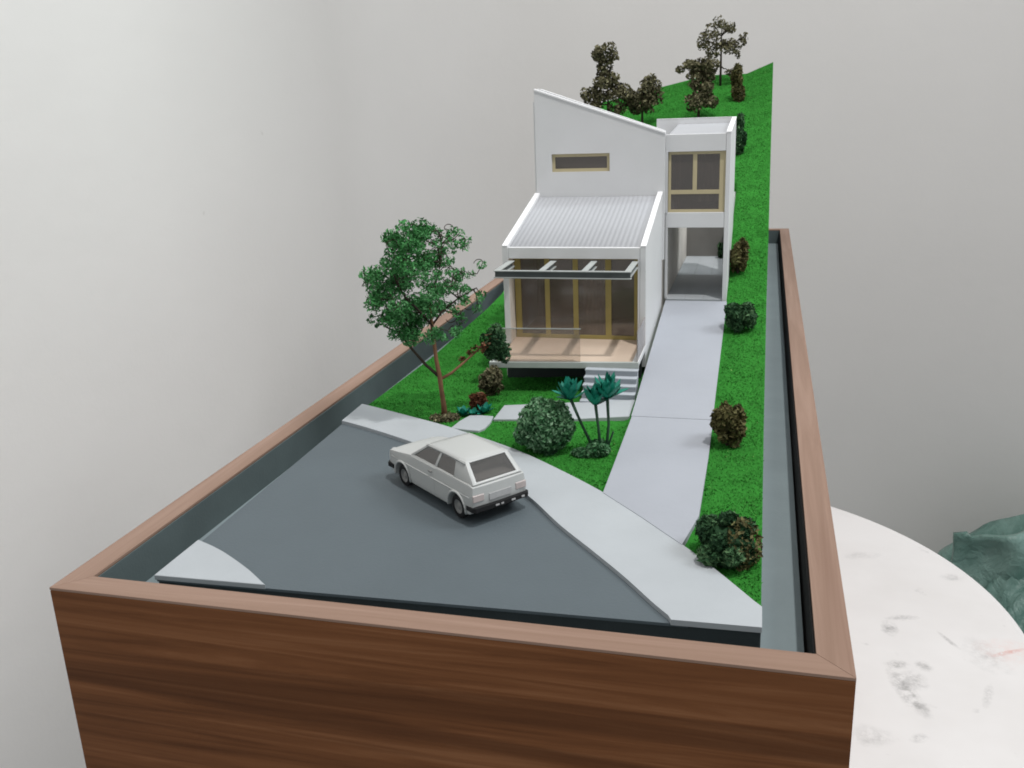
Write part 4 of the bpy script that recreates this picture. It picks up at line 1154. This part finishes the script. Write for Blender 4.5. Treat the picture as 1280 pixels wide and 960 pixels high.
def succulent(x, y, ln, n, label, seed):
    r = random.Random(seed); z = ground(x, y)
    root = thing('succulent', (x, y, z), label, 'plant', 'teal succulents by the path')
    for q in range(n):
        a = 2 * PI * q / n + r.uniform(-.2, .2)
        leaf_blade((x, y, z + .001), (math.cos(a), math.sin(a), r.uniform(.35, 1.6)), ln * r.uniform(.8, 1.1), .0062, r.uniform(-.1, .35)).build('leaf', TEAL, root, smooth=True)
succulent(.3220, .783, .021, 12, 'teal rosette succulent nearest the tall tree trunk', 61)
succulent(.3420, .786, .014, 9, 'smallest teal rosette succulent, between the two larger ones', 62)
succulent(.3620, .797, .023, 12, 'teal rosette succulent behind the front path slab corner', 63)

# ------------------------------------------------------------------ grass fibre
def grass():
    n = 190000
    r = np.random.default_rng(99)
    X = XL + .002 + (XR - XL - .004) * r.random(n)
    # more fibres near the camera
    Y = .13 + (3.295 - .13) * r.random(n) ** 1.25
    keep = []
    P = []
    for x, y in zip(X, Y):
        if y < lerp(OUT, x) + .003: continue
        if .657 < x < .815 and y < 1.412: continue
        if .645 < x < .81 and 1.40 < y < 2.08: continue
        if .334 < x < .656 and 1.05 < y < 1.775: continue
        if .392 < x < .657 and .750 < y < .868: continue
        if .325 < x < .393 and .683 < y < .772: continue
        if .545 < x < .655 and .85 < y < .95: continue
        if y > 1.78 and x < .64 and y < 2.5: continue
        P.append((x, y, ground(x, y)))
    P = np.array(P); n = len(P)
    h = .0014 + .0026 * r.random(n) ** 1.5
    a = r.random(n) * 2 * PI; wv = .0010 + .0010 * r.random(n)
    dx = np.stack([np.cos(a), np.sin(a), 0 * a], 1) * wv[:, None]
    lean = r.normal(size=(n, 3)) * .0026; lean[:, 2] = 0
    base = P - np.array([0, 0, .0012])
    tip = P + lean; tip[:, 2] += h
    V = np.stack([base - dx, base + dx, tip], 1).reshape(-1, 3)
    F = np.arange(3 * n).reshape(-1, 3)
    patch = np.array([noise.noise(Vector((p[0] * 14, p[1] * 14, 5))) for p in P])
    tone = np.clip(.48 + .10 * r.normal(size=n) + .22 * patch + (r.random(n) < .006) * .5, 0, 1)
    mb = MB(); mb.v = V.tolist(); mb.f = F.tolist()
    o = mb.build('grass', GRASSM, origin=(.5, 1.7, 0), tone=np.repeat(tone, 3), fix=False)
    tag(o, 'bright green flocked grass fibres covering the model lawn and hill', 'grass', kind='stuff')
grass()

# ------------------------------------------------------------------ to real size
done = set()
SM = Matrix.Scale(S, 4)
for o in list(bpy.data.objects):
    if o.type in {'CAMERA', 'LIGHT'}: continue
    o.location = o.location * S
    if o.type == 'MESH' and o.data.name not in done:
        done.add(o.data.name); o.data.transform(SM); o.data.update()
